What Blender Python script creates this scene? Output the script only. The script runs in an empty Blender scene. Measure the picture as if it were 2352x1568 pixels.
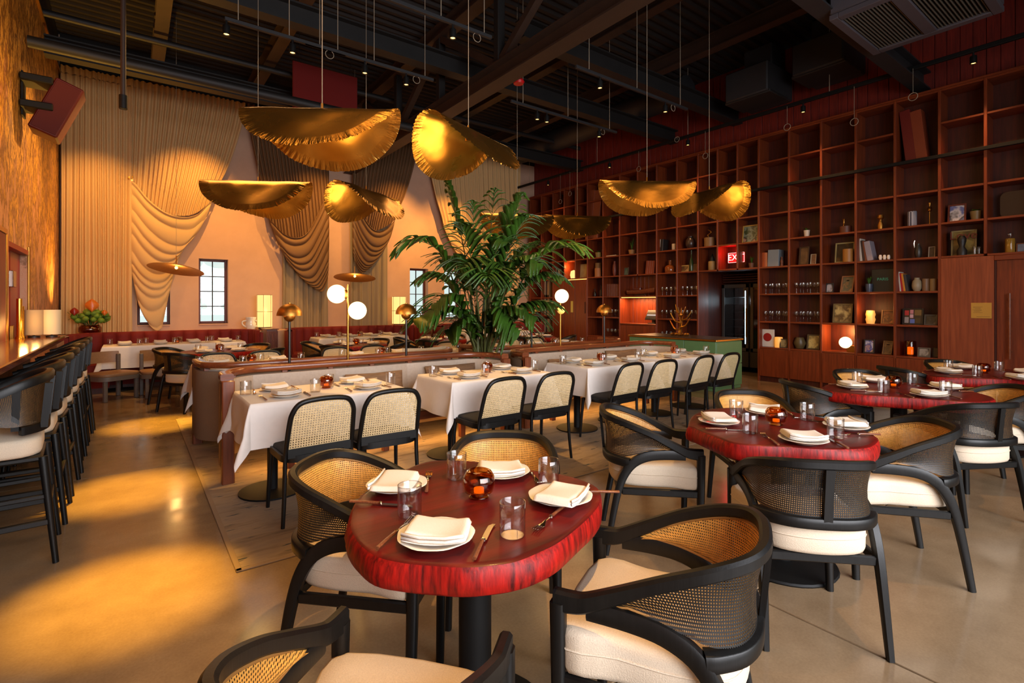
import bpy, math, random
from math import sin, cos, pi, radians, hypot, atan2, exp
from mathutils import Vector, Matrix
random.seed(7)
scene = bpy.context.scene
COL = scene.collection

# ------------------------------------------------------------------ camera
F, CX, HY, CAMZ = 1170.0, 1176.0, 699.0, 1.43          # focal length and horizon for a 2352 x 1568 frame
YAW = atan2(876, 1170); SY, CY = sin(YAW), cos(YAW)
cam = bpy.data.cameras.new('camera'); camo = bpy.data.objects.new('camera', cam); COL.objects.link(camo)
cam.sensor_width = 36; cam.lens = 36 * F / 2352; cam.shift_y = (HY - 784) / 2352; cam.clip_start = .05
camo.location = (0, 0, CAMZ); camo.rotation_euler = (pi / 2, 0, -YAW)
scene.camera = camo

# ------------------------------------------------------------------ view, world
scene.view_settings.view_transform = 'Standard'; scene.view_settings.look = 'None'
scene.view_settings.gamma = 1; scene.view_settings.use_curve_mapping = False
scene.view_settings.exposure = 0.0
scene.cycles.max_bounces = 12; scene.cycles.diffuse_bounces = 4; scene.cycles.glossy_bounces = 4
scene.cycles.transparent_max_bounces = 24; scene.cycles.transmission_bounces = 10
scene.cycles.caustics_reflective = False; scene.cycles.caustics_refractive = False
scene.cycles.sample_clamp_indirect = 4.0; scene.cycles.use_denoising = True
w = bpy.data.worlds.new('overcast_sky'); scene.world = w; w.use_nodes = True
w.node_tree.nodes['Background'].inputs[0].default_value = (.84, .95, .93, 1)
w.node_tree.nodes['Background'].inputs[1].default_value = 1.0

# ------------------------------------------------------------------ lights
WARM = (1, .55, .17); AMBER = (1, .50, .07); SOFT = (1, .54, .19); DAY = (.96, .95, 1)
def area(loc, rot, sx, sy, power, color, spread=180):
    l = bpy.data.lights.new('area_light', 'AREA'); l.shape = 'RECTANGLE'; l.size = sx; l.size_y = sy
    l.energy = power; l.color = color; l.spread = radians(spread)
    o = bpy.data.objects.new('area_light', l); COL.objects.link(o); o.location = loc; o.rotation_euler = rot; return o
def spot(loc, tgt, power, color=WARM, ang=30, blend=.6, r=.03):
    l = bpy.data.lights.new('spot_light', 'SPOT'); l.energy = power; l.color = color
    l.spot_size = radians(ang); l.spot_blend = blend; l.shadow_soft_size = r
    o = bpy.data.objects.new('spot_light', l); COL.objects.link(o); o.location = loc
    o.rotation_euler = (Vector(tgt) - Vector(loc)).to_track_quat('-Z', 'Y').to_euler(); return o
def point(loc, power, color=SOFT, r=.05):
    l = bpy.data.lights.new('point_light', 'POINT'); l.energy = power; l.color = color; l.shadow_soft_size = r
    o = bpy.data.objects.new('point_light', l); COL.objects.link(o); o.location = loc; return o

# daylight from the glazed front behind the camera
area((1.9, -2.55, 2.2), (radians(76), 0, radians(-12)), 5.0, 2.6, 300, DAY, 130)
# warm ambient fill added under the ceiling, no real fittings there
for x, y, p in ((1.2, 3.0, 30), (5.5, 2.6, 20), (1.2, 7.6, 52), (5.5, 7.6, 42)):
    area((x, y, 4.45), (0, 0, 0), 1.6, 1.6, p, SOFT)
# pools on the aisle floor
for tx, ty in ((-.02, 3.15), (-.02, 4.9), (.22, 7.4)):
    spot((-.1, ty + 1.1, 4.35), (tx, ty, 0), 3300, (1, .52, .045), 15.5, .95)
# pools on the live-edge tables and the linen
for tx, ty, p in ((.95, 1.5, 450), (2.9, 1.4, 200), (5.0, 1.35, 190), (6.9, 1.2, 170)):
    spot((tx + .25, ty - .8, 4.35), (tx - .05, ty + .25, .4), p, WARM, 32, .45)
for tx, ty, p in ((1.2, 4.2, 380), (2.8, 4.2, 420), (4.4, 4.2, 220), (5.85, 4.2, 220), (1.2, 6.6, 300), (2.8, 6.6, 300), (4.6, 6.6, 220)):
    spot((tx + .7, ty + .6, 4.35), (tx, ty, .75), p, WARM, 32, .5)
for tx, ty, p in ((1.05, 8.6, 260), (3.1, 8.6, 240), (4.9, 8.7, 240), (6.8, 8.4, 200), (.6, 10.5, 300), (3.6, 10.5, 260), (7.2, 10.5, 220)):
    spot((tx, ty - .9, 4.3), (tx, ty, .75), p, WARM, 36, .5)
# drapery and plaster washers
for tx, tz, p in ((.95, 3.75, 430), (3.3, 3.6, 520), (5.2, 3.7, 520), (6.6, 3.4, 520), (2.2, 3.1, 330), (-.55, 3.2, 330), (8.3, 3.2, 260)):
    spot((tx + .2, 10.2, 4.7), (tx, 11.8, tz - .35), p * .72, (1, .50, .11), 66, 1)
spot((-.55, 11.1, 1.05), (-1.0, 9.3, 5.2), 700, AMBER, 80, 1)
spot((-.5, 6.2, 2.4), (-1.0, 7.2, 5.2), 300, AMBER, 80, 1)
spot((1.3, 9.4, 4.3), (-1, 8.6, 3.0), 420, WARM, 60, .9)
spot((.6, 4.4, 4.4), (-1, 5.4, 3.2), 450, AMBER, 62, .9)
# wall of shelves, from the ceiling track
for ty in (1.75, 3.9, 6.1, 8.2, 10.4):
    spot((8.86, ty, 4.62), (9.5, ty - .1, 1.3), 120, (1, .50, .18), 84, .9, .04)
for ty, p in ((1.2, 45), (3.5, 50), (5.8, 32), (8.0, 32), (10.3, 32)):  # low fill spots added to lift the shelves, not on the track
    spot((6.4, ty, 5.1), (9.5, ty, .7), p, (1, .55, .25), 70, .9)
# ------------------------------------------------------------------ measuring helpers
def at_Y(x, y, Y):
    t = (x - CX) / F; X = Y * (SY + CY * t) / (CY - SY * t); d = SY * X + CY * Y
    return X, HZ(y, d)
def HZ(y, d): return CAMZ - (y - HY) * d / F
def at_X(x, y, X):
    t = (x - CX) / F; Y = X * (CY - SY * t) / (SY + CY * t); d = SY * X + CY * Y
    return Y, HZ(y, d)

# ------------------------------------------------------------------ mesh builder
def lerp(a, b, t): return a + (b - a) * t
def vlerp(a, b, t): return tuple(lerp(p, q, t) for p, q in zip(a, b))
def cr(pts, n=6, closed=False):
    """Catmull-Rom through the points, n steps a span."""
    P = [Vector(p) for p in pts]; out = []; N = len(P)
    for i in range(N if closed else N - 1):
        if closed: a, b, c, d = P[(i - 1) % N], P[i], P[(i + 1) % N], P[(i + 2) % N]
        else: a, b, c, d = P[max(i - 1, 0)], P[i], P[i + 1], P[min(i + 2, N - 1)]
        for k in range(n):
            t = k / n
            out.append(.5 * ((2 * b) + (c - a) * t + (2 * a - 5 * b + 4 * c - d) * t * t + (3 * b - a - 3 * c + d) * t ** 3))
    if not closed: out.append(P[-1].copy())
    return out

class MB:
    def __init__(s): s.v = []; s.f = []; s.mi = []; s.uv = []; s.m = 0; s.hasuv = False
    def add(s, vs, fs, uvs=None):
        b = len(s.v); s.v += [tuple(v) for v in vs]
        s.uv += uvs if uvs else [(0, 0)] * len(vs)
        if uvs: s.hasuv = True
        s.f += [tuple(i + b for i in f) for f in fs]; s.mi += [s.m] * len(fs); return s
    def box(s, c, d, bev=0, rz=0, M=None):
        hx, hy, hz = d[0] / 2, d[1] / 2, d[2] / 2; b = min(bev, hx * .95, hy * .95, hz * .95); vs = []; fs = []
        if b <= 0:
            for z in (-hz, hz):
                for x, y in ((-hx, -hy), (hx, -hy), (hx, hy), (-hx, hy)): vs.append((x, y, z))
            fs = [(3, 2, 1, 0), (4, 5, 6, 7), (0, 1, 5, 4), (1, 2, 6, 5), (2, 3, 7, 6), (3, 0, 4, 7)]
        else:
            def ring(ix, iy, z):
                return [(-ix, -hy if iy == 1 else -iy, z)]
            def oct_(x, y, bb, z): return [(-x + bb, -y, z), (x - bb, -y, z), (x, -y + bb, z), (x, y - bb, z), (x - bb, y, z), (-x + bb, y, z), (-x, y - bb, z), (-x, -y + bb, z)]
            vs = oct_(hx - b, hy - b, b * .3, -hz) + oct_(hx, hy, b, -hz + b) + oct_(hx, hy, b, hz - b) + oct_(hx - b, hy - b, b * .3, hz)
            fs = [tuple(range(7, -1, -1)), tuple(range(24, 32))]
            for k in range(3):
                for i in range(8): fs.append((k * 8 + i, k * 8 + (i + 1) % 8, k * 8 + 8 + (i + 1) % 8, k * 8 + 8 + i))
        if M is None: M = Matrix.Rotation(rz, 3, 'Z')
        return s.add([M @ Vector(v) + Vector(c) for v in vs], fs)
    def span(s, a, b, bev=0):
        return s.box([(p + q) / 2 for p, q in zip(a, b)], [abs(q - p) for p, q in zip(a, b)], bev)
    def sweep(s, pts, prof, up=(0, 0, 1), cap=True, closed=False):
        """prof: list of (side, up) points, or a function i, t -> such a list."""
        P = [Vector(p) for p in pts]; N = len(P); vs = []; n = None
        for i, p in enumerate(P):
            if closed: T = P[(i + 1) % N] - P[i - 1]
            else: T = P[min(i + 1, N - 1)] - P[max(i - 1, 0)]
            T.normalize(); u = up(i) if callable(up) else Vector(up)
            sd = T.cross(u)
            if sd.length < 1e-4: sd = Vector((1, 0, 0))
            sd.normalize(); ub = sd.cross(T)
            pr = prof(i, i / max(1, N - 1)) if callable(prof) else prof
            n = len(pr); vs += [p + sd * a + ub * b for a, b in pr]
        fs = []
        for i in range(N if closed else N - 1):
            j = (i + 1) % N
            for k in range(n): fs.append((i * n + k, j * n + k, j * n + (k + 1) % n, i * n + (k + 1) % n))
        if cap and not closed: fs += [tuple(range(n)), tuple(range(N * n - 1, N * n - n - 1, -1))]
        return s.add(vs, fs)
    def tube(s, pts, r, n=8, cap=True, closed=False):
        P = [Vector(p) for p in pts]
        ax = (P[-1] - P[0]); up = (0, 0, 1) if abs(ax.normalized().z) < .9 or closed else (0, 1, 0)
        if callable(r): f = lambda i, t: [(r(t) * cos(2 * pi * k / n), r(t) * sin(2 * pi * k / n)) for k in range(n)]
        else: f = [(r * cos(2 * pi * k / n), r * sin(2 * pi * k / n)) for k in range(n)]
        return s.sweep(P, f, up, cap, closed)
    def lathe(s, prof, n=24, c=(0, 0, 0), M=None):
        vs = []; fs = []; idx = []
        for r, z in prof:
            if r < 1e-5: idx.append([len(vs)] * n); vs.append((0, 0, z))
            else:
                idx.append(list(range(len(vs), len(vs) + n)))
                vs += [(r * cos(2 * pi * k / n), r * sin(2 * pi * k / n), z) for k in range(n)]
        for a, b in zip(idx, idx[1:]):
            for k in range(n):
                q = [a[k], a[(k + 1) % n], b[(k + 1) % n], b[k]]; q2 = []
                for i in q:
                    if i not in q2: q2.append(i)
                if len(q2) > 2: fs.append(tuple(q2))
        return s.add([(M @ Vector(v) if M else Vector(v)) + Vector(c) for v in vs], fs)
    def prism(s, poly, z0, z1, bev=0):
        n = len(poly); vs = [(x, y, z0) for x, y in poly] + [(x, y, z1) for x, y in poly]
        return s.add(vs, [tuple(range(n - 1, -1, -1)), tuple(range(n, 2 * n))] + [(i, (i + 1) % n, n + (i + 1) % n, n + i) for i in range(n)])
    def grid(s, fn, nu, nv, uvf=None, wrap=False):
        vs = []; uvs = []
        for i in range(nu + 1):
            for j in range(nv + 1):
                vs.append(fn(i / nu, j / nv)); uvs.append(uvf(i / nu, j / nv) if uvf else (i / nu, j / nv))
        k = nv + 1
        return s.add(vs, [(i * k + j, (i + 1) * k + j, (i + 1) * k + j + 1, i * k + j + 1) for i in range(nu) for j in range(nv)], uvs)
    def mesh(s, name, mats, ang=40):
        me = bpy.data.meshes.new(name); me.from_pydata(s.v, [], s.f)
        if not isinstance(mats, (list, tuple)): mats = [mats]
        for m in mats: me.materials.append(m)
        if len(mats) > 1: me.polygons.foreach_set('material_index', s.mi)
        if s.hasuv:
            l = me.uv_layers.new(name='UVMap'); vi = [0] * len(me.loops); me.loops.foreach_get('vertex_index', vi)
            l.data.foreach_set('uv', [c for i in vi for c in s.uv[i]])
        if ang:
            me.polygons.foreach_set('use_smooth', [True] * len(me.polygons))
            if ang < 180: me.set_sharp_from_angle(angle=radians(ang))
        me.update(); return me
    def obj(s, name, mats, parent=None, ang=40, loc=None, rz=0):
        o = bpy.data.objects.new(name, s.mesh(name, mats, ang)); COL.objects.link(o); o.parent = parent
        if loc: o.location = loc
        if rz: o.rotation_euler.z = rz
        return o

def tag(o, label, cat, group=None):
    o['label'] = label; o['category'] = cat
    if group: o['group'] = group
    return o
def thing(name, label, cat, loc=(0, 0, 0), rz=0, group=None):
    o = bpy.data.objects.new(name, None); COL.objects.link(o); o.empty_display_size = .1
    o.location = loc; o.rotation_euler = (0, 0, rz); return tag(o, label, cat, group)
def struct(o): o['kind'] = 'structure'; return o
def sempty(name):
    o = bpy.data.objects.new(name, None); COL.objects.link(o); o['kind'] = 'structure'; return o
def dup(src, loc, rz=0, label=None, group=None, cat=None):
    r = src.copy(); COL.objects.link(r); r.location = loc; r.rotation_euler = (0, 0, rz)
    if label: r['label'] = label
    if group: r['group'] = group
    if cat: r['category'] = cat
    for ch in src.children:
        c = ch.copy(); COL.objects.link(c); c.parent = r
        for g in ch.children:
            d = g.copy(); COL.objects.link(d); d.parent = c
    return r
PROTO = {}
def place(key, maker, loc, rz, label, group=None):
    """the first call places the built thing itself, later calls copies of it"""
    if key not in PROTO:
        PROTO[key] = o = maker(); o.location = loc; o.rotation_euler = (0, 0, rz); o['label'] = label
        if group: o['group'] = group
        return o
    return dup(PROTO[key], loc, rz, label, group)
def rrect(w, h, r, n=5):
    out = []
    for cx, cy, a in ((w / 2 - r, h / 2 - r, 0), (-w / 2 + r, h / 2 - r, 90), (-w / 2 + r, -h / 2 + r, 180), (w / 2 - r, -h / 2 + r, 270)):
        for k in range(n + 1):
            t = radians(a + 90 * k / n); out.append((cx + r * cos(t), cy + r * sin(t)))
    return out
def cushion(mb, poly, z0, z1, b=.02, dome=.0):
    """a padded slab over the outline poly, its edges rounded over b"""
    n = len(poly); cx = sum(p[0] for p in poly) / n; cy = sum(p[1] for p in poly) / n
    def off(d): 
        out = []
        for i in range(n):
            x, y = poly[i]; r = hypot(x - cx, y - cy); k = max(0, (r - d) / r); out.append((cx + (x - cx) * k, cy + (y - cy) * k))
        return out
    rings = [(off(b), z0), (off(b * .3), z0 + b * .3), (poly, z0 + b), (poly, z1 - b), (off(b * .3), z1 - b * .3), (off(b), z1), (off(b + .08), z1 + dome)]
    vs = []; fs = []
    for r, z in rings: vs += [(x, y, z) for x, y in r]
    fs.append(tuple(range(n - 1, -1, -1)))
    for k in range(len(rings) - 1):
        for i in range(n): fs.append((k * n + i, k * n + (i + 1) % n, (k + 1) * n + (i + 1) % n, (k + 1) * n + i))
    fs.append(tuple(range((len(rings) - 1) * n, len(rings) * n)))
    return mb.add(vs, fs)

# ------------------------------------------------------------------ materials
def lin(c): return tuple((x / 255 / 12.92) if x / 255 <= .04045 else ((x / 255 + .055) / 1.055) ** 2.4 for x in c) + (1,)
class NT:
    def __init__(s, name):
        s.m = bpy.data.materials.new(name); s.m.use_nodes = True; s.t = s.m.node_tree; s.b = s.t.nodes['Principled BSDF']; s.out = s.t.nodes['Material Output']
    def n(s, typ, **kw):
        x = s.t.nodes.new(typ)
        for k, v in kw.items():
            if k[0] == 'i' and k[1:].isdigit(): x.inputs[int(k[1:])].default_value = v
            else: setattr(x, k, v)
        return x
    def l(s, a, b): s.t.links.new(a, b)
    def math(s, op, a, b=None):
        x = s.n('ShaderNodeMath', operation=op)
        for i, q in enumerate((a, b)):
            if q is None: continue
            if isinstance(q, (int, float)): x.inputs[i].default_value = q
            else: s.l(q, x.inputs[i])
        return x.outputs[0]
    def ramp(s, fac, stops):
        r = s.n('ShaderNodeValToRGB'); s.l(fac, r.inputs[0]); e = r.color_ramp.elements
        e[0].position, e[0].color = stops[0]; e[1].position, e[1].color = stops[-1]
        for p, c in stops[1:-1]: q = e.new(p); q.color = c
        return r.outputs[0]
    def coord(s, kind='Object', scale=(1, 1, 1), rot=(0, 0, 0)):
        tc = s.n('ShaderNodeTexCoord'); mp = s.n('ShaderNodeMapping'); s.l(tc.outputs[kind], mp.inputs[0])
        mp.inputs['Scale'].default_value = scale; mp.inputs['Rotation'].default_value = rot; return mp.outputs[0]
    def noise(s, vec, scale, detail=4, rough=.55):
        x = s.n('ShaderNodeTexNoise'); s.l(vec, x.inputs['Vector']); x.inputs['Scale'].default_value = scale
        x.inputs['Detail'].default_value = detail; x.inputs['Roughness'].default_value = rough; return x.outputs[0]
    def bump(s, h, strength=.2, dist=.01):
        b = s.n('ShaderNodeBump'); s.l(h, b.inputs['Height']); b.inputs['Strength'].default_value = strength
        b.inputs['Distance'].default_value = dist; s.l(b.outputs[0], s.b.inputs['Normal'])
def simple(name, c, rough=.5, metal=0, var=.0, scale=8, bump=0, stretch=(1, 1, 1), coat=0, emit=None, spec=.5, kind='Object'):
    t = NT(name); c = lin(c); t.b.inputs['Base Color'].default_value = c; t.b.inputs['Roughness'].default_value = rough
    t.b.inputs['Metallic'].default_value = metal; t.b.inputs['Specular IOR Level'].default_value = spec
    if coat: t.b.inputs['Coat Weight'].default_value = coat; t.b.inputs['Coat Roughness'].default_value = .08
    if var or bump:
        nz = t.noise(t.coord(kind, stretch), scale)
        if var:
            d = tuple(x * (1 - var) for x in c[:3]) + (1,); u = tuple(min(1, x * (1 + var)) for x in c[:3]) + (1,)
            t.l(t.ramp(nz, [(.3, d), (.7, u)]), t.b.inputs['Base Color'])
        if bump: t.bump(nz, bump, .01)
    if emit: t.b.inputs['Emission Color'].default_value = lin(emit[0]); t.b.inputs['Emission Strength'].default_value = emit[1]
    return t.m
def wood(name, c1, c2, rough=.4, scale=1.0, axis=2, coat=0):
    t = NT(name); st = [14 * scale] * 3; st[axis] = .9 * scale
    v = t.coord('Object', st); a = t.noise(v, 2.2, 5, .6); st2 = [90 * scale] * 3; st2[axis] = 2.5 * scale
    b = t.noise(t.coord('Object', st2), 1.5, 3)
    f = t.math('ADD', t.math('MULTIPLY', a, .7), t.math('MULTIPLY', b, .3))
    t.l(t.ramp(f, [(.34, lin(c1)), (.66, lin(c2))]), t.b.inputs['Base Color']); t.b.inputs['Roughness'].default_value = rough
    if coat: t.b.inputs['Coat Weight'].default_value = coat; t.b.inputs['Coat Roughness'].default_value = .1
    t.bump(b, .08, .004); return t.m
def thin_glass(name, tint=(1, 1, 1, 1), rough=.02, refl=1.0):
    t = NT(name); t.t.nodes.remove(t.b)
    tr = t.n('ShaderNodeBsdfTransparent'); tr.inputs[0].default_value = tint
    gl = t.n('ShaderNodeBsdfGlossy'); gl.inputs['Roughness'].default_value = rough
    lw = t.n('ShaderNodeLayerWeight'); lw.inputs[0].default_value = .5
    fr = t.math('ADD', t.math('MULTIPLY', t.math('POWER', lw.outputs['Facing'], 2.8), .9), .06)
    mx = t.n('ShaderNodeMixShader'); t.l(t.math('MULTIPLY', fr, refl), mx.inputs[0]); t.l(tr.outputs[0], mx.inputs[1]); t.l(gl.outputs[0], mx.inputs[2])
    t.l(mx.outputs[0], t.out.inputs[0]); return t.m
def cane(name, c, pitch, hole, square=False, rough=.5):
    t = NT(name); tc = t.n('ShaderNodeTexCoord'); mp = t.n('ShaderNodeMapping'); t.l(tc.outputs['UV'], mp.inputs[0])
    mp.inputs['Scale'].default_value = (1 / pitch,) * 3
    fr = t.n('ShaderNodeVectorMath', operation='FRACTION'); t.l(mp.outputs[0], fr.inputs[0])
    sp = t.n('ShaderNodeSeparateXYZ'); t.l(fr.outputs[0], sp.inputs[0])
    ax = t.math('ABSOLUTE', t.math('SUBTRACT', sp.outputs[0], .5)); ay = t.math('ABSOLUTE', t.math('SUBTRACT', sp.outputs[1], .5))
    d = t.math('MAXIMUM', ax, ay) if square else t.math('SQRT', t.math('ADD', t.math('POWER', ax, 2), t.math('POWER', ay, 2)))
    h = t.math('LESS_THAN', d, hole)
    nz = t.noise(t.coord('Object', (60, 60, 60)), 1, 2)
    cl = lin(c); t.l(t.ramp(nz, [(.3, tuple(x * .7 for x in cl[:3]) + (1,)), (.7, cl)]), t.b.inputs['Base Color'])
    t.b.inputs['Roughness'].default_value = rough
    tr = t.n('ShaderNodeBsdfTransparent'); mx = t.n('ShaderNodeMixShader')
    t.l(h, mx.inputs[0]); t.l(t.b.outputs[0], mx.inputs[1]); t.l(tr.outputs[0], mx.inputs[2]); t.l(mx.outputs[0], t.out.inputs[0])
    return t.m
def emission(name, c, s): return simple(name, (0, 0, 0), .5, emit=(c, s))

M = {}
M['black_wood'] = wood('black_stained_ash', (8, 8, 8), (17, 16, 15), .42, 1.5); M['black_wood'].node_tree.nodes['Principled BSDF'].inputs['Specular IOR Level'].default_value = .35
M['linen'] = simple('cream_linen', (214, 196, 172), .85, 0, .07, 260, .25)
M['white_cloth'] = simple('white_tablecloth', (222, 214, 208), .8, 0, .02, 30, .05)
M['napkin'] = simple('white_napkin', (212, 202, 190), .85, 0, .02, 200, .15)
M['porcelain'] = simple('porcelain', (226, 220, 208), .18, coat=.3)
M['steel'] = simple('polished_steel', (190, 175, 160), .16, 1)
M['wood_handle'] = wood('cutlery_handle', (84, 42, 24), (130, 74, 44), .3, 6)
M['glass'] = thin_glass('clear_glass', (.96, .96, .96, 1), .01, 1.0)
M['tumbler'] = thin_glass('tumbler_glass', (.97, .97, .97, 1), .01, 1.15); M['rim'] = thin_glass('glass_rim', (.9, .9, .9, 1), .05, 1); M['rim'].node_tree.nodes['Layer Weight'].inputs[0].default_value = .75
M['amber'] = thin_glass('amber_glass', (.74, .40, .14, 1), .02, 1.1)
M['window_glass'] = thin_glass('window_pane_glass', (.97, 1, .99, 1), .0, .6)
M['cane_gold'] = cane('golden_cane_weave', (226, 162, 72), .0085, .25, True)
M['cane_dark'] = cane('black_painted_weave', (22, 19, 16), .0085, .25, True)
M['cane_pale'] = cane('pale_cane_webbing', (226, 196, 146), .0165, .235)
M['black_pad'] = simple('black_seat_pad', (14, 13, 13), .8, 0, .1, 120, .2)
M['black_metal'] = simple('black_powder_coat', (8, 8, 8), .6, 0, .1, 40, .05, spec=.3)
M['mahogany'] = wood('mahogany_veneer', (88, 33, 11), (132, 56, 22), .42, 1.0)
M['mahogany_y'] = wood('mahogany_shelf', (88, 33, 11), (132, 56, 22), .42, 1.0, 1)
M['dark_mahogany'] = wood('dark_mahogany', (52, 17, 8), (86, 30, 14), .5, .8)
M['red_wood'] = wood('red_stained_slats', (84, 20, 13), (128, 34, 20), .55, 1.4)
M['rail_wood'] = wood('walnut_rail', (92, 42, 20), (140, 74, 40), .3, 1.0, 0, .2)
M['post_wood'] = wood('walnut_post', (92, 42, 20), (140, 74, 40), .38, 1.0, 2, .1)
M['beige_leather'] = simple('taupe_leather', (176, 158, 140), .55, 0, .06, 40, .08)
M['taupe_fabric'] = simple('taupe_fabric', (128, 104, 82), .85, 0, .07, 160, .15)
M['stripe_pillow'] = simple('brown_cushion', (122, 92, 66), .9, 0, .25, 10, .1, (1, 1, 9))
M['sand_pillow'] = simple('sand_cushion', (180, 152, 116), .9, 0, .08, 60, .1)
def velvet(name, c):
    t = NT(name); t.b.inputs['Base Color'].default_value = lin(c); t.b.inputs['Roughness'].default_value = .8
    t.b.inputs['Sheen Weight'].default_value = .2; t.b.inputs['Sheen Tint'].default_value = lin((255, 110, 70)); return t.m
M['velvet'] = velvet('red_velvet', (112, 18, 10))
M['grey_chair'] = simple('grey_oak', (98, 88, 80), .5, 0, .12, 20, .05, (1, 1, 6))
M['brown_pad'] = simple('brown_leather_pad', (132, 98, 68), .5, 0, .08, 30, .05)
M['brass'] = simple('brushed_brass', (196, 144, 68), .28, 1, .06, 60, .03)
M['dark_brass'] = simple('aged_brass', (176, 124, 56), .42, 1, .1, 20)
M['green'] = simple('sage_lacquer', (92, 132, 88), .4, 0, .04, 10)
M['steel_dark'] = simple('dark_painted_steel', (22, 19, 18), .6, 0, .2, 6)
M['brown_steel'] = simple('brown_painted_steel', (50, 34, 25), .6, 0, .15, 5)
M['duct'] = simple('grey_painted_duct', (32, 31, 33), .6, 0, .15, 4)
M['ac_grey'] = simple('grey_enamel', (70, 65, 70), .5, 0, .05, 6)
M['deck'] = simple('ceiling_deck', (30, 22, 19), .8, 0, .2, 3)
M['cable'] = simple('pale_cable', (150, 135, 115), .5)
M['white_emit'] = emission('lit_globe', (255, 226, 170), 2.6)
M['lantern'] = emission('lit_paper', (255, 204, 120), 1.5)
M['bulb'] = emission('spot_bulb', (255, 190, 100), 6)
M['led'] = emission('led_strip', (255, 170, 80), 5)
M['cool_led'] = emission('cool_led', (215, 240, 255), 9)
M['exit_red'] = emission('exit_red', (255, 36, 40), 2.2)
M['exit_text'] = emission('exit_letters', (255, 190, 180), 2.5)
M['candle'] = emission('candle_glow', (255, 170, 60), 2.2)
def floor_mat():
    t = NT('polished_concrete'); v = t.coord('Object'); a = t.noise(v, .5, 5, .6); b = t.noise(v, 90, 3, .6); e = t.noise(v, 4, 4, .6)
    f = t.math('ADD', t.math('MULTIPLY', a, .55), t.math('ADD', t.math('MULTIPLY', b, .2), t.math('MULTIPLY', e, .25)))
    t.l(t.ramp(f, [(.36, lin((116, 94, 70))), (.64, lin((150, 126, 98)))]), t.b.inputs['Base Color'])
    t.l(t.ramp(e, [(.3, (.12, .12, .12, 1)), (.7, (.24, .24, .24, 1))]), t.b.inputs['Roughness'])
    t.b.inputs['Specular IOR Level'].default_value = .6; t.bump(b, .02, .002); return t.m
M['floor'] = floor_mat()
def rug_mat():
    t = NT('distressed_rug'); v = t.coord('Object', (1, 4.5, 1)); a = t.noise(v, 1.6, 6, .65); b = t.noise(t.coord('Object', (2, 9, 1)), 2.5, 3)
    base = t.ramp(a, [(.3, lin((104, 84, 66))), (.5, lin((150, 128, 104))), (.72, lin((128, 112, 98)))])
    mk = t.ramp(b, [(.645, (0, 0, 0, 1)), (.675, (1, 1, 1, 1))]); mx = t.n('ShaderNodeMixRGB'); t.l(mk, mx.inputs[0]); t.l(base, mx.inputs[1])
    mx.inputs[2].default_value = lin((58, 62, 64)); t.l(mx.outputs[0], t.b.inputs['Base Color']); t.b.inputs['Roughness'].default_value = .85
    t.bump(a, .3, .004); return t.m
M['rug'] = rug_mat()
M['rug_edge'] = simple('rug_binding', (140, 116, 92), .8)
def live_edge(name, c1, c2, rough, coat, axis=0, fq=7):
    t = NT(name); st = [fq] * 3; st[axis] = fq * .11
    a = t.noise(t.coord('Object', st), 1.8, 5, .6); t.b.inputs['Specular IOR Level'].default_value = .25; t.bump(a, .15, .01); t.l(t.ramp(a, [(.3, lin(c1)), (.66, lin(c2))]), t.b.inputs['Base Color'])
    t.b.inputs['Roughness'].default_value = rough; t.b.inputs['Coat Weight'].default_value = coat; t.b.inputs['Coat Roughness'].default_value = .12; return t.m
M['red_top'] = live_edge('red_lacquered_top', (52, 8, 7), (100, 14, 11), .42, .05)
M['red_edge'] = live_edge('red_bark_edge', (58, 5, 4), (158, 20, 12), .5, .0, 2, 34)
def foil():
    t = NT('gold_foil'); v = t.coord('Object'); a = t.noise(v, 2.4, 3, .5)
    t.l(t.ramp(a, [(.3, lin((170, 120, 50))), (.7, lin((220, 168, 82)))]), t.b.inputs['Base Color']); t.b.inputs['Metallic'].default_value = .97
    t.l(t.ramp(a, [(.3, (.34, .34, .34, 1)), (.7, (.20, .20, .20, 1))]), t.b.inputs['Roughness'])
    c = t.noise(t.coord('UV', (240, 6, 1)), 1, 2, .6); sp = t.n('ShaderNodeSeparateXYZ'); t.l(t.coord('UV'), sp.inputs[0])
    k = t.math('MULTIPLY', t.math('MAXIMUM', t.math('SUBTRACT', sp.outputs[1], .84), 0), 5.5)
    t.bump(t.math('ADD', t.math('MULTIPLY', a, .5), t.math('MULTIPLY', c, k)), .5, .03); return t.m
M['foil'] = foil()
def gold_wall():
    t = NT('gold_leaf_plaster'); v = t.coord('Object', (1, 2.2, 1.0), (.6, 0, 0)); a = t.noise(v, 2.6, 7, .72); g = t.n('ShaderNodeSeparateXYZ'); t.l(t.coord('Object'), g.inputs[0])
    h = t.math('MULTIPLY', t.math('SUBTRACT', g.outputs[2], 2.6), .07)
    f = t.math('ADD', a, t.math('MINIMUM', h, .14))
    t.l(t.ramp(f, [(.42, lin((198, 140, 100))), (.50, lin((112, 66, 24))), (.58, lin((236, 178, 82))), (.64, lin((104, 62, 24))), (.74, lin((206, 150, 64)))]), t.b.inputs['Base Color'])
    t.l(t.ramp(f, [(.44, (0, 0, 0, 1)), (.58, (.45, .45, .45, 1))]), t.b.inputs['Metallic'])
    t.b.inputs['Roughness'].default_value = .40; t.bump(a, .5, .03); return t.m
M['gold_wall'] = gold_wall()
M['plaster'] = simple('blush_plaster', (204, 164, 138), .85, 0, .05, 3, .05)
M['drape'] = simple('cream_drape', (210, 174, 122), .9, 0, .03, 120, .05)
M['bronze_drape'] = simple('bronze_drape', (112, 80, 50), .7, 0, .04, 90, .05)
M['sheer'] = simple('grey_striped_drape', (150, 132, 106), .85, 0, .25, 2.2, 0, (9, 1, .02))
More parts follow.
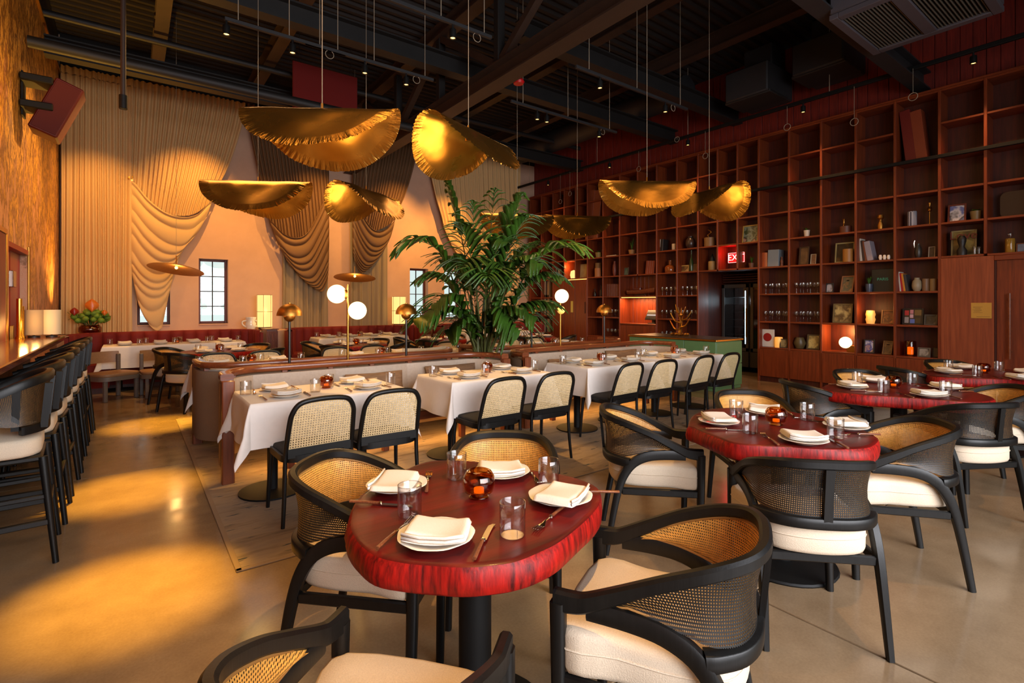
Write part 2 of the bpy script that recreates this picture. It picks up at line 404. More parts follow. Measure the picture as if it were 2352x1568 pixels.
M['leaf'] = simple('palm_leaf', (54, 88, 24), .38, 0, .4, 5, 0)
M['leaf_light'] = simple('young_palm_leaf', (96, 136, 40), .4, 0, .3, 5, 0)
M['leaf_dead'] = simple('withered_leaf', (52, 34, 22), .8, 0, .3, 8)
M['stem'] = simple('palm_stem', (92, 96, 48), .5, 0, .2, 10)
M['soil'] = simple('soil', (38, 28, 20), .9, 0, .3, 30, .4)
def flat(c, rough=.5): 
    k = 'c%d_%d_%d' % c
    if k not in M: M[k] = simple('paint_' + k[1:], c, rough)
    return M[k]
def picture(seed, cs):
    """a small print: soft patches of a few colours"""
    k = 'pic%d' % seed
    if k in M: return M[k]
    t = NT('printed_photo'); v = t.coord('Object', (1, 1, 1)); a = t.noise(v, 7 + seed % 4, 2, .5)
    n = len(cs); t.l(t.ramp(a, [(.36 + .28 * i / (n - 1), lin(c)) for i, c in enumerate(cs)]), t.b.inputs['Base Color']); t.b.inputs['Roughness'].default_value = .3
    M[k] = t.m; return t.m
def at_z(x, y, z):
    d = F * (CAMZ - z) / (y - HY); r = (x - CX) / F * d
    return SY * d + CY * r, CY * d - SY * r
# ------------------------------------------------------------------ floor, walls, windows, doors
X0, X1, Y0, Y1, ZC = -1.0, 9.85, -2.8, 12.0, 6.2
fl = struct(MB().span((X0 - .3, Y0 - .2, -.12), (X1 + 1.4, Y1 + .3, -.012)).obj('floor', flat((60, 48, 36), .9)))
gx = [X0 - .3, 2.44, 6.6, X1 + 1.4]; gy = [Y0 - .2, 1.31, 5.45, 9.6, Y1 + .3]
for i in range(3):
    for j in range(4):
        MB().span((gx[i] + .005, gy[j] + .005, -.012), (gx[i + 1] - .005, gy[j + 1] - .005, 0), .002).obj('floor_slab', M['floor'], fl)
rug = MB().span((.45, 3.05, .001), (6.95, 7.6, .008), .003).obj('rug', M['rug'])
tag(rug, 'large distressed taupe rug under the banquettes and cane chairs', 'rug')
for a, b in (((.45, 3.05), (6.95, 3.08)), ((.45, 3.05), (.48, 7.6)), ((6.92, 3.05), (6.95, 7.6)), ((.45, 7.57), (6.95, 7.6))):
    MB().span((a[0], a[1], .0), (b[0], b[1], .010), .003).obj('binding', M['rug_edge'], rug)

WIN = [(.10, .62), (1.10, 1.62), (5.72, 6.24), (6.72, 7.24)]; WZ0, WZ1 = 1.04, 2.36
wb = MB(); xs = [X0 - .3] + [v for p in WIN for v in p] + [X1 + .3]
for i in range(0, len(xs), 2): wb.span((xs[i], Y1, 0), (xs[i + 1], Y1 + .32, ZC))
for a, b in WIN: wb.span((a, Y1, 0), (b, Y1 + .32, WZ0)); wb.span((a, Y1, WZ1), (b, Y1 + .32, ZC))
wbk = struct(wb.obj('wall_back', M['plaster'], ang=0))
struct(MB().span((X0, Y1 - .012, 0), (9.43, Y1, .16), .004).obj('baseboard_back', M['plaster']))
M['win_frame'] = simple('oxide_red_frame', (92, 34, 22), .5); M['muntin'] = simple('dark_muntin', (40, 26, 22), .5)
for k, (a, b) in enumerate(WIN):
    wn = sempty('window_%d' % (k + 1)); y = Y1 + .17; t = .045
    for q in (((a, y, WZ0), (a + t, y + .05, WZ1)), ((b - t, y, WZ0), (b, y + .05, WZ1)), ((a + t, y, WZ0), (b - t, y + .05, WZ0 + t)), ((a + t, y, WZ1 - t), (b - t, y + .05, WZ1))):
        MB().span(*q, .006).obj('window_frame', M['win_frame'], wn)
    mx = (a + b) / 2; h = (WZ1 - WZ0 - 2 * t) / 4
    MB().span((mx - .01, y + .01, WZ0 + t), (mx + .01, y + .04, WZ1 - t), .003).obj('muntin', M['muntin'], wn)
    for r in range(1, 4): MB().span((a + t, y + .012, WZ0 + t + r * h - .009), (b - t, y + .038, WZ0 + t + r * h + .009), .003).obj('muntin', M['muntin'], wn)
    for r in range(4):
        for c in range(2):
            xa = (a + t) if c == 0 else mx + .01; xb = (mx - .01) if c == 0 else b - t
            MB().span((xa, y + .022, WZ0 + t + r * h + .009), (xb, y + .027, WZ0 + t + (r + 1) * h - .009)).obj('pane', M['window_glass'], wn)
    MB().span((a - .0, Y1 - .03, WZ0 - .03), (b + .0, Y1 + .17, WZ0), .006).obj('window_sill', M['plaster'], wn)
# a pale building and its downpipe seen through the far windows
o = MB().span((4.6, 16.5, 0), (6.9, 17.5, 5)).obj('neighbour_wall', simple('pale_render', (206, 214, 210), .9)); o['kind'] = 'structure'

# left wall in gold-leaf plaster with a red door, a walnut panel and trims
DY0, DY1, DZ = 7.12, 8.42, 2.08
wl = MB()
for a, b in ((( Y0, 0), (DY0, 5.45)), ((DY1, 0), (Y1, 5.45)), ((DY0, DZ), (DY1, 5.45))): wl.span((X0 - .25, a[0], a[1]), (X0, b[0], b[1]))
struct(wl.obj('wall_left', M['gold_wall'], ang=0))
struct(MB().span((X0 - .25, Y0, 5.46), (X0 - .02, Y1, ZC)).obj('wall_left.001', M['steel_dark'], ang=0))
struct(MB().span((X0, Y1 - .02, 5.62), (X1, Y1 - .002, ZC)).obj('wall_back.001', M['steel_dark'], ang=0))
struct(MB().span((X0 - .03, Y0, 5.44), (X0 + .03, Y1, 5.47), .004).obj('trim_2', M['brass']))
M['red_door'] = simple('oxblood_lacquer', (128, 16, 7), .42, 0, .1, 4, 0, (6, 6, .5), 0, None, .3)
dr = sempty('door_1')
MB().span((X0 - .10, DY0 + .02, 0), (X0 - .06, DY0 + .62, DZ - .08), .004).obj('door_leaf', M['red_door'], dr)
MB().span((X0 - .10, DY0 + .66, 0), (X0 - .06, DY1 - .02, DZ - .02), .004).obj('door_leaf', M['red_door'], dr)
MB().span((X0 - .12, DY0, DZ - .06), (X0 + .012, DY1, DZ), .004).obj('door_frame', M['red_door'], dr)
MB().span((X0 - .06, DY0 + .56, 1.62), (X0 - .02, DY0 + .74, 1.80), .006).obj('door_closer', M['steel'], dr)
MB().span((X0 - .06, DY0 + .60, .9), (X0 - .02, DY0 + .63, 1.2), .006).obj('door_handle', M['brass'], dr)
for y in (DY0 - .10, DY1 + .03):
    MB().span((X0, y, 0), (X0 + .025, y + .07, DZ + .05), .006).obj('door_trim', M['brass'], dr)
pn = thing('wall_panel', 'dark walnut panel set in the gold wall beside the red door', 'wall panel', (X0, 5.5, 0))
for k in range(7): MB().span((0, -.9 + k * .34, .0), (.02, -.9 + k * .34 + .33, 2.12), .004).obj('panel_board', M['red_wood'], pn)
MB().span((0, -.95, 2.12), (.03, 1.5, 2.17), .004).obj('panel_cap', M['brass'], pn)

# front wall behind the camera, mostly glazed; right wall above the shelves in red slats
wf = MB(); wf.span((X0 - .3, Y0 - .2, 0), (-.7, Y0, ZC)); wf.span((6.8, Y0 - .2, 0), (X1 + .3, Y0, ZC)); wf.span((-.7, Y0 - .2, 4.3), (6.8, Y0, ZC)); wf.span((-.7, Y0 - .2, 0), (6.8, Y0, .5))
struct(wf.obj('wall_front', M['plaster'], ang=0))
struct(MB().span((X1, Y0, 0), (X1 + .2, 4.86, ZC)).obj('wall_right', M['red_wood'], ang=0))
struct(MB().span((X1, 6.18, 0), (X1 + .2, Y1, ZC)).obj('wall_right.001', M['red_wood'], ang=0))
struct(MB().span((X1, 4.86, 2.18), (X1 + .2, 6.18, ZC)).obj('wall_right.002', M['red_wood'], ang=0))
cl = thing('slat_cladding', 'red stained timber boarding on the wall above the tall bookcase', 'wall cladding', (X1, 4, 4.62))
y = Y0
k = 0
while y < Y1 - .01:
    wd = .145 if k % 3 else .152
    MB().span((-.024 - .006 * (k % 2), y - 4 + .003, 0), (0, min(y + wd, Y1) - 4 - .003, 1.58), .004).obj('board', M['red_wood'], cl); y += wd; k += 1

# ------------------------------------------------------------------ ceiling deck and steel
dk = MB(); pr = []; y = Y0 - .2; per = .19
while y < Y1 + .3:
    pr += [(y, 0), (y + per * .35, 0), (y + per * .5, .05), (y + per * .85, .05)]; y += per
vs = [(x, p[0], ZC + p[1]) for x in (X0 - .3, X1 + 1.4) for p in pr]; n = len(pr)
dk.add(vs, [(i, i + 1, n + i + 1, n + i) for i in range(n - 1)])
struct(dk.obj('ceiling', M['deck'], ang=20))
def ibeam(mb, a, b, w, h, t=.02):
    prof = [(-w / 2, 0), (w / 2, 0), (w / 2, t), (t / 2, t), (t / 2, h - t), (w / 2, h - t), (w / 2, h), (-w / 2, h), (-w / 2, h - t), (-t / 2, h - t), (-t / 2, t), (-w / 2, t)]
    mb.sweep([a, b], prof); return mb
tr = thing('roof_truss', 'brown steel truss running down the middle of the dark ceiling', 'truss', (4.12, 4, 4.5))
ibeam(MB(), (0, -6.7, 0), (0, 7.9, 0), .24, .26, .025).obj('bottom_chord', M['brown_steel'], tr, 20)
ibeam(MB(), (0, -6.7, 1.32), (0, 7.9, 1.32), .22, .2).obj('top_chord', M['brown_steel'], tr, 20)
vy = [-2.6 + 1.68 * i for i in range(9)]
for i, y in enumerate(vy):
    MB().span((-.06, y - 4.0 - .06, .26), (.06, y - 4.0 + .06, 1.32), .01).obj('vertical', M['steel_dark'], tr)
    if i < 8:
        a, b = ((0, y - 4 + .06, .3), (0, y + 1.62 - 4, 1.3)) if i % 2 else ((0, y - 4 + .06, 1.3), (0, y + 1.62 - 4, .3))
        MB().sweep([a, b], [(-.05, -.05), (.05, -.05), (.05, .05), (-.05, .05)], (1, 0, 0)).obj('diagonal', M['brown_steel'], tr)
for k, x in enumerate((.38, 1.95, 6.0, 7.7)):
    o = ibeam(MB(), (0, -6.7, 0), (0, 7.9, 0), .18, .26).obj('roof_joist', M['brown_steel'], None, 20, (x, 4, 5.62))
    tag(o, ('brown roof joist above the bar stools', 'brown roof joist between the bar side and the central truss', 'brown roof joist above the bookcase side tables', 'brown roof joist nearest the tall bookcase')[k], 'joist', 'roof joists')
for k, y in enumerate((-1.6, .4, 2.5, 5.5, 7.0, 10.0)):
    z = 4.72 if k == 2 else 5.05; xa, xb = (4.25, X1) if k in (2, 3) else (X0, X1)
    xm = (xa + xb) / 2; hw = (xb - xa) / 2
    o = ibeam(MB(), (-hw, 0, 0), (hw, 0, 0), .2, .28, .022).obj('cross_beam', M['duct'] if k == 2 else M['steel_dark'], None, 20, (xm, y, z))
    tag(o, ('dark steel cross beam over the front of the room', 'dark steel cross beam just behind the vented ceiling unit', 'grey steel beam meeting the bookcase wall beside the vented ceiling unit',
            'dark steel beam over the banquettes on the bookcase side', 'dark steel cross beam over the middle of the banquettes', 'dark steel cross beam over the velvet banquettes')[k], 'beam', 'steel cross beams')
o = MB().tube([(X0 + .02, 8.3, 4.56), (5.6, 8.3, 4.56)], .07, 12).obj('ceiling_pipe', M['steel_dark']); tag(o, 'long dark pipe crossing the ceiling in front of the drapes', 'pipe')
o = MB().tube([(X0 + .02, 9.6, 5.5), (9.4, 9.6, 5.5)], .05, 10).obj('ceiling_pipe', M['steel_dark']); tag(o, 'thin dark pipe high up behind the red hanging panel', 'pipe')
o = MB().tube([(8.7, 5.9, 5.63), (8.7, 11.9, 5.63)], .27, 20).obj('round_duct', M['duct']); tag(o, 'round grey duct beside the red boarding over the bookcase', 'duct')
for k, (y, z, x) in enumerate(((4.6, 5.0, 8.9), (3.55, 5.15, 9.1))):
    o = thing('box_duct', ('boxy grey duct with elbow near the end of the round duct', 'smaller boxy grey duct next to the grey steel beam')[k], 'duct', (x, y, z))
    MB().box((0, 0, .25), (.9, .75, .5), .02).obj('duct_body', M['duct'], o); MB().box((-.1, 0, .0), (.62, .8, .05), .01).obj('flange', M['steel_dark'], o)
    MB().box((.2, .0, .72), (.5, .5, .5), .02).obj('elbow', M['duct'], o)
# hanging red panel over the velvet banquettes
px0, z0 = at_Y(672, 252, 9.2); px1, z1 = at_Y(820, 205, 9.2)
rp = thing('acoustic_panel', 'dark red acoustic panel hanging under the ceiling by the drapes', 'acoustic panel', ((px0 + px1) / 2, 9.2, z0))
hw = (px1 - px0) / 2
MB().box((0, 0, .42), (2 * hw, .05, .84), .01).obj('panel', simple('red_felt', (112, 15, 8), .9), rp)
for s in (-1, 1): MB().tube([(s * hw * .8, 0, .84), (s * hw * .8, 0, ZC - z0)], .006, 6).obj('hanger', M['steel_dark'], rp)
# vented unit
ac = thing('ceiling_air_unit', 'grey vented air unit with two grilles under the ceiling', 'air unit', (6.92, 1.83, 4.6))
MB().box((0, 0, .33), (1.32, 1.22, .54), .02).obj('housing', M['ac_grey'], ac)
for a, b in (((-.66, -.61), (.66, -.52)), ((-.66, .52), (.66, .61)), ((-.66, -.52), (-.56, .52)), ((.56, -.52), (.66, .52)), ((-.56, -.06), (.56, .06))):
    MB().span((a[0], a[1], 0), (b[0], b[1], .06), .006).obj('frame_bar', M['ac_grey'], ac)
for s in (-.29, .29):
    g = MB()
    for k in range(14): g.box((0, s - .215 + k * .033, .035), (1.12, .008, .035))
    o = g.obj('louver', simple('grille_slats', (104, 96, 84), .5, .4), ac, 0); o['kind'] = 'stuff'
    MB().box((0, s, .058), (1.12, .46, .004)).obj('grille_back', flat((18, 17, 17), .8), ac)
# ceiling tracks with lamp heads
HEAD = None
def head(x, y, z, label):
    h = thing('track_spotlight', label, 'spotlight', (x, y, z), 0, 'track spotlights')
    MB().tube([(0, 0, 0), (0, 0, -.05)], .012, 8).obj('stem', M['black_metal'], h)
    MB().lathe([(0, -.05), (.035, -.05), (.038, -.06), (.038, -.15), (.03, -.15), (.028, -.13), (0, -.13)], 14).obj('lamp_body', M['black_metal'], h)
    MB().lathe([(0, -.131), (.022, -.134), (.027, -.14)], 12).obj('lens', M['bulb'], h)
TR = [('over the bar stools', (513, 55), (800, 122), (520, 672), 4.5), ('above the gold pendant nearest the bar', (700, 102), (996, 187), (838, 933), 4.5),
      ('beside the central truss over the front tables', (877, 0), (1132, 88), (1040,), 4.5), ('over the green counter side', (1319, 158), (1582, 253), (1378, 1528), 4.5),
      ('over the second pair of banquettes', (1171, 236), (1418, 306), (1234, 1256, 1376), 4.5)]
for nm, a, b, hs, z in TR:
    p = at_z(*a, z); q = at_z(*b, z); y = (p[1] + q[1]) / 2; xm = (p[0] + q[0]) / 2
    o = thing('light_track', 'thin dark light track ' + nm, 'light track', (xm, y, z))
    hw = (q[0] - p[0]) / 2
    MB().box((0, 0, .02), (2 * hw, .04, .04), .004).obj('rail', M['duct'], o)
    for s in (-.8, 0, .85): MB().tube([(s * hw, 0, .04), (s * hw, 0, ZC - z)], .005, 6).obj('hanger', M['cable'], o)
    MB().lathe([(.05 + .004 * cos(radians(a)), .004 * sin(radians(a))) for a in range(0, 361, 60)], 16, (.7 * hw, 0, -.04), Matrix.Rotation(pi / 2, 3, 'X')).obj('cable_loop', M['cable'], o)
    for k, hx in enumerate(hs):
        t = (hx - CX) / F; X = y * (SY + CY * t) / (CY - SY * t)
        head(X, y, z, 'small lit black spotlight, %s on the track %s' % (('first', 'second', 'third')[k], nm))
# track along the top of the bookcase
tb = thing('light_track', 'long black light track running in front of the bookcase top', 'light track', (9.0, 6, 4.82))
MB().box((0, 0, 0), (.05, 11.6, .06), .006).obj('rail', M['black_metal'], tb)
for y in (-4.9, -2.5, .1, 2.6, 5.2): MB().tube([(0, y, .03), (0, y, ZC - 4.82)], .005, 6).obj('hanger', M['cable'], tb)
for k, y in enumerate((1.75, 3.9, 6.1, 8.2, 10.4)):
    head(9.0, y, 4.79, 'small lit black spotlight on the bookcase track, %s from the vented unit' % ('first', 'second', 'third', 'fourth', 'fifth')[k])
for k, (px, py) in enumerate(((1467, 388), (1555, 320), (1620, 358), (1808, 292), (1962, 280), (2097, 222), (1287, 463), (1309, 445))):
    t = (px - CX) / F; Y = 8.95 * (CY - SY * t) / (SY + CY * t); d = SY * 8.95 + CY * Y; z = HZ(py, d)
    o = thing('cable_coil', 'small coil of pale cable hanging before the bookcase, %s from the corner of the room' % ('third', 'fourth', 'fifth', 'sixth', 'seventh', 'eighth', 'first', 'second')[k], 'cable', (8.95, Y, z), 0, 'coiled cables')
    MB().sweep([(0, .055 * cos(a * pi / 8), .055 * sin(a * pi / 8)) for a in range(16)], [(.005 * cos(q * pi / 3), .005 * sin(q * pi / 3)) for q in range(6)], (1, 0, 0), False, True).obj('coil', M['cable'], o)
    MB().tube([(0, 0, .055), (0, 0, 4.8 - z)], .003, 5).obj('lead', M['cable'], o)
sd = thing('smoke_detector', 'bright red round detector on a thin drop rod near the truss', 'detector', (*at_z(1191, 188, 4.6), 4.6))
MB().lathe([(0, -.03), (.07, -.03), (.085, 0), (.07, .03), (.02, .04), (0, .04)], 18).obj('detector_body', simple('signal_red', (190, 14, 22), .4), sd)
MB().tube([(0, 0, .04), (0, 0, ZC - 4.6)], .006, 6).obj('rod', M['steel_dark'], sd)
# drop pole with a spotlight over the bar
X, zt = at_Y(283, 250, 6.2)
dp = thing('pole_spotlight', 'tall dark drop pole with a small lit spotlight over the bar', 'spotlight', (X, 6.2, zt))
MB().tube([(0, 0, .12), (0, 0, ZC - zt)], .022, 10).obj('pole', M['brown_steel'], dp)
MB().lathe([(0, .13), (.035, .13), (.035, 0), (.027, 0), (.025, .02), (0, .02)], 14).obj('lamp_body', M['black_metal'], dp)
MB().lathe([(0, .018), (.024, .016)], 12).obj('lens', M['bulb'], dp)
# red loudspeaker on the gold wall
sp = thing('wall_loudspeaker', 'slim dark red loudspeaker on black brackets on the gold wall', 'loudspeaker', (X0 + .01, 8.0, 3.82), 0)
Ms = Matrix.Rotation(radians(22), 3, 'Y')
MB().box(Ms @ Vector((.33, 0, .0)), (.27, .34, .66), .015, M=Ms).obj('cabinet', simple('red_speaker', (84, 13, 7), .55), sp)
MB().box(Ms @ Vector((.33, 0, .0)), (.24, .35, .62), .01, M=Ms).obj('grille', simple('speaker_cloth', (76, 12, 7), .8), sp)
for z in (-.14, .16):
    MB().box((.14, -.06, z), (.28, .30, .08), .01).obj('bracket', M['black_metal'], sp)
MB().box((.01, 0, 0), (.02, .2, .5), .004).obj('wall_plate', M['black_metal'], sp)
# ------------------------------------------------------------------ the wall of shelves
XF, XB = 9.43, 9.80
LV = [.64, 1.12, 1.63, 2.13, 2.62, 3.11, 3.60, 4.08, 4.56]
bk = thing('built_in_bookcase', 'tall mahogany wall of open pigeonhole shelves on the bookcase wall', 'bookcase', (XF, 6, 0))
UP = [.70, 1.21, 1.71, 2.21, 2.75, 3.28, 3.80, 4.33, 4.88, 5.30, 5.72, 6.16, 6.67, 7.20, 7.74, 8.28, 8.82, 9.36, 9.80, 10.24, 10.70, 11.20, 11.72]
def zone(y):
    if y < 2.2: return 3
    if y < 4.87: return 0
    if y < 6.15: return 3
    if y < 7.19: return 0
    if y < 8.27: return 3.5
    if y < 9.35: return 0
    if y < 10.69: return 3
    return 0
T = .036
for i, y in enumerate(UP):
    lo = min(zone(y - .02) if y > .71 else 3, zone(y + .02) if y < 11.7 else 0)
    z0 = 0 if lo == 0 or abs(y - 2.21) < .01 or abs(y - 4.88) < .01 or abs(y - 6.16) < .01 or abs(y - 7.2) < .01 or abs(y - 8.28) < .01 else LV[3]
    MB().span((0, y - 6 - T / 2, z0), (XB - XF, y - 6 + T / 2, LV[8]), .004).obj('upright', M['mahogany'], bk)
for i in range(len(UP) - 1):
    a, b = UP[i] + T / 2, UP[i + 1] - T / 2; zn = zone((a + b) / 2); y0, y1 = a - 6, b - 6
    for k, z in enumerate(LV):
        if zn >= 3 and k < 3: continue
        if k == 7 and i == 3: continue
        MB().span((.004, y0, z - .03), (XB - XF, y1, z), .003).obj('shelf_board', M['mahogany_y'], bk)
    zb = LV[3] if zn >= 3 else LV[0]
    MB().span((XB - XF - .012, y0, zb), (XB - XF, y1, LV[8])).obj('back_board', M['dark_mahogany'], bk)  # darker wood here puts the shade inside the cells into the colour
    if zn == 0:
        MB().span((.0, y0 - .012, .10), (.022, y1 + .012, LV[0] - .034), .003).obj('cabinet_door', M['mahogany'], bk)
        MB().span((.05, y0 - .018, 0), (.07, y1 + .018, .10)).obj('toe_kick', M['dark_mahogany'], bk)
MB().span((-.05, .70 - 6, 3.555), (.0, 11.72 - 6, 3.605), .004).obj('black_rail', M['black_metal'], bk)
MB().span((-.01, .70 - 6, LV[8]), (XB - XF, 11.72 - 6, LV[8] + .03), .004).obj('top_board', M['mahogany_y'], bk)
# double-wide niche with the till, boat shelf above it
MB().span((.0, 7.2 - 6 + T / 2, 0), (.03, 8.28 - 6 - T / 2, .94), .003).obj('niche_front', M['mahogany'], bk)
MB().span((-.0, 7.2 - 6 + T / 2, .95), (XB - XF, 8.28 - 6 - T / 2, .985), .003).obj('niche_counter', M['mahogany_y'], bk)
MB().span((.004, 7.2 - 6 + T / 2, 1.60), (XB - XF, 8.28 - 6 - T / 2, 1.63), .003).obj('shelf_board', M['mahogany_y'], bk)
for k in range(9): MB().span((XB - XF - .02, 7.2 - 6 + T / 2 + k * .116, .985), (XB - XF, 7.2 - 6 + T / 2 + k * .116 + .113, 2.12), .003).obj('niche_board', M['mahogany'], bk)
MB().span((.03, 7.24 - 6, 1.588), (.05, 8.24 - 6, 1.60)).obj('niche_light', M['led'], bk)
area((XF + .1, 7.74, 1.58), (0, 0, 0), .1, .9, 22, (1, .5, .2))
# tall cupboard doors left of the middle, and the panelled door beside the tables
for a, b, nm in ((9.38, 9.80, 'cupboard_door'), (9.81, 10.24, 'cupboard_door'), (10.25, 10.68, 'cupboard_door')):
    MB().span((.0, a - 6, .1), (.025, b - 6, 2.08), .004).obj(nm, M['mahogany'], bk)
MB().span((-.012, 9.42 - 6, 1.2), (.0, 9.44 - 6, 1.5), .003).obj('recess_pull', M['black_metal'], bk)
MB().span((-.006, 9.88 - 6, 1.22), (.0, 9.97 - 6, 1.52), .002).obj('finger_plate', flat((196, 176, 80), .4), bk)
MB().span((.01, 9.4 - 6, 2.085), (.03, 10.2 - 6, 2.095)).obj('cupboard_light', M['led'], bk)
MB().span((-.004, 1.62 - 6, 0), (.03, 2.21 - 6 - T / 2, LV[3] - .034), .004).obj('fixed_panel', wood('mahogany_door_veneer', (112, 48, 24), (150, 74, 40), .45, .7), bk)
d2 = sempty('door_2')
MB().span((XF + .02, .72, 0), (XF + .06, 1.60, LV[3] - .10), .004).obj('door_leaf', M['mahogany'], d2)
MB().span((XF - .012, .70, LV[3] - .10), (XF + .05, 1.62, LV[3] - .034), .004).obj('door_frame', M['mahogany_y'], d2)
MB().span((XF + .012, 1.60, 0), (XF + .05, 1.618, LV[3] - .1), .003).obj('door_frame', M['dark_mahogany'], d2)
MB().tube([(XF - .05, 1.46, .70), (XF - .05, 1.46, 1.58)], .014, 10).obj('door_handle', M['rail_wood'], d2)
for z in (.8, 1.08, 1.5): MB().tube([(XF - .05, 1.46, z), (XF + .03, 1.46, z)], .012, 8).obj('handle_bracket', M['brass'], d2)
y, z = at_X(2254, 713, XF)
pq = thing('wall_plaque', 'small square brass-yellow plaque on the mahogany panel beside the door', 'plaque', (XF - .006, y, z))
MB().box((0, 0, 0), (.006, .215, .215), .002).obj('plate', simple('plaque_brass', (196, 152, 70), .4, .3), pq)
for k in range(7): MB().box((-.004, .035 + .01 * (k % 2), .05 - k * .013), (.001, .10 - .02 * (k % 3), .003)).obj('engraved_line', flat((120, 88, 40)), pq)
MB().box((-.004, -.02, -.085), (.001, .14, .004)).obj('engraved_line', flat((110, 78, 36)), pq)

# passage with the tall wine coolers
ps = MB(); ps.span((9.8, 6.16, 0), (11.2, 6.3, 2.3)); ps.span((9.8, 4.74, 0), (11.2, 4.88, 2.3)); ps.span((11.1, 4.8, 0), (11.2, 6.3, 2.3)); ps.span((9.8, 4.8, 2.13), (11.2, 6.3, 2.3))
struct(ps.obj('wall_passage', M['dark_mahogany'], ang=0))
wc = thing('wine_cooler', 'tall double wine cooler with brass handles in the passage behind the green counter', 'wine cooler', (10.3, 5.52, 0))
cb = MB(); cb.span((.66, -.62, .12), (.7, .62, 1.86)); cb.span((.03, -.62, .12), (.66, .62, .46)); cb.span((.03, -.62, 1.80), (.66, .62, 1.86)); cb.span((.03, -.62, .46), (.66, -.60, 1.8)); cb.span((.03, .60, .46), (.66, .62, 1.8)); cb.span((.03, -.015, .46), (.66, .015, 1.8)); cb.obj('cooler_body', flat((26, 24, 24), .5), wc)
for s in (-1, 1):
    dyr = MB(); y0, y1 = (.02, .62) if s > 0 else (-.62, -.02)
    for q in (((0, y0, .45), (.03, y0 + .06, 1.86)), ((0, y1 - .06, .45), (.03, y1, 1.86)), ((0, y0, .45), (.03, y1, .52)), ((0, y0, 1.78), (.03, y1, 1.86))): dyr.span(*q, .004)
    d = dyr.obj('cooler_door', flat((64, 58, 54), .35), wc)
    MB().span((.012, y0 + .06, .52), (.018, y1 - .06, 1.78)).obj('door_glass', thin_glass('dark_glass', (.6, .66, .68, 1), .02), d)
    yh = .05 if s > 0 else -.05 - .5
    MB().tube([(-.04, yh + (0 if s > 0 else .02), .75), (-.04, yh + (0 if s > 0 else .02), 1.35)], .011, 8).obj('door_handle', M['brass'], d)
    MB().span((.0, y0, .12), (.03, y1, .44), .005).obj('drawer_front', flat((52, 47, 44), .35), wc)
MB().span((.05, .095, .6), (.07, .125, 1.72)).obj('light_strip', M['cool_led'], wc)
for k in range(7): MB().span((.05, .08, .62 + k * .16), (.5, .56, .635 + k * .16), .003).obj('bottle_shelf', flat((58, 60, 62), .4), wc)
point((10.5, 5.75, 1.5), 14, (.8, .93, 1), .1)
for k in range(4): MB().span((.0, -.6 + .0, 1.90 + k * .05), (.04, .6, 1.925 + k * .05), .004).obj('vent_slat', M['dark_mahogany'], wc)
spot((9.2, 5.5, 2.9), (9.9, 5.4, 0), 0.01, AMBER, 40)

# ------------------------------------------------------------------ things on the shelves
XS = 9.58
def sh(p0, p1, ptop, lv, X=XS):
    a, _ = at_X(p0, 700, X); b, _ = at_X(p1, 700, X); yc = (a + b) / 2
    t = ((p0 + p1) / 2 - CX) / F; d = SY * X + CY * yc
    return yc, abs(a - b), max(.03, HZ(ptop, d) - LV[lv]), LV[lv] + .001
def frame(p0, p1, pt, lv, fc, pc, label, lean=8, rz=0, X=XS, name='photo_frame', cat='photo frame'):
    y, w_, h, z = sh(p0, p1, pt, lv, X); o = thing(name, label, cat, (X, y, z), radians(rz), 'framed photos on the shelves')
    L = Matrix.Rotation(radians(lean), 3, 'Y'); b = min(.022, w_ * .12)
    def bx(c, d, nm, m): MB().box(L @ Vector(c), d, .002, M=L).obj(nm, m, o, 0)
    for s in (-1, 1):
        bx((0, s * (w_ / 2 - b / 2), h / 2), (.018, b, h), 'frame_bar', flat(fc, .4)); bx((0, 0, h / 2 + s * (h / 2 - b / 2)), (.018, w_ - 2 * b, b), 'frame_bar', flat(fc, .4))
    bx((.004, 0, h / 2), (.006, w_ - 2 * b, h - 2 * b), 'photo', picture(int(p0 + pt), pc))
    MB().sweep([(.018 + h * .10, 0, h * .72), (.03 + h * .32, 0, 0)], [(-.02, -.003), (.02, -.003), (.02, .003), (-.02, .003)], (1, 0, 0)).obj('stand', flat((30, 24, 20)), o, 0); return o
def book(p0, p1, pt, lv, c, label, lean=0, X=XS, dep=.2, grp='books on the shelves', wd=None):
    y, w_, h, z = sh(p0, p1, pt, lv, X); w_ = wd or w_; o = thing('book', label, 'book', (X - .04, y, z), 0, grp)
    Lm = Matrix.Rotation(radians(lean), 3, 'X'); oz = abs(sin(radians(lean))) * w_ / 2
    MB().box(Lm @ Vector((dep / 2, 0, h / 2)) + Vector((0, 0, oz)), (dep, w_, h), min(.004, w_ * .3), M=Lm).obj('cover', flat(c, .45), o, 0)
    MB().box(Lm @ Vector((dep / 2 + .004, 0, h / 2 + .0015)) + Vector((0, 0, oz)), (dep, w_ * .7, h - .004), 0, M=Lm).obj('page_block', flat((214, 200, 172), .8), o, 0); return o
def vase(p0, p1, pt, lv, prof, m, label, name='vase', cat='vase', X=XS, group=None, extra=None):
    y, w_, h, z = sh(p0, p1, pt, lv, X); r = w_ / 2; o = thing(name, label, cat, (X, y, z), 0, group)
    MB().lathe([(a * r, b * h) for a, b in prof], 18).obj('body', m, o, 50)
    if extra: extra(o, r, h)
    return o
CYL = [(0, 0), (.92, 0), (1, .05), (1, .95), (.94, 1), (.86, .96), (.84, .1), (0, .08)]
BULGE = [(0, 0), (.55, 0), (.9, .2), (1, .45), (.85, .75), (.5, .9), (.55, 1), (.45, .98), (.4, .9), (0, .85)]
BOT = [(0, 0), (.9, 0), (1, .08), (1, .42), (.8, .55), (.3, .66), (.28, .93), (.34, .95), (.34, 1), (0, 1)]
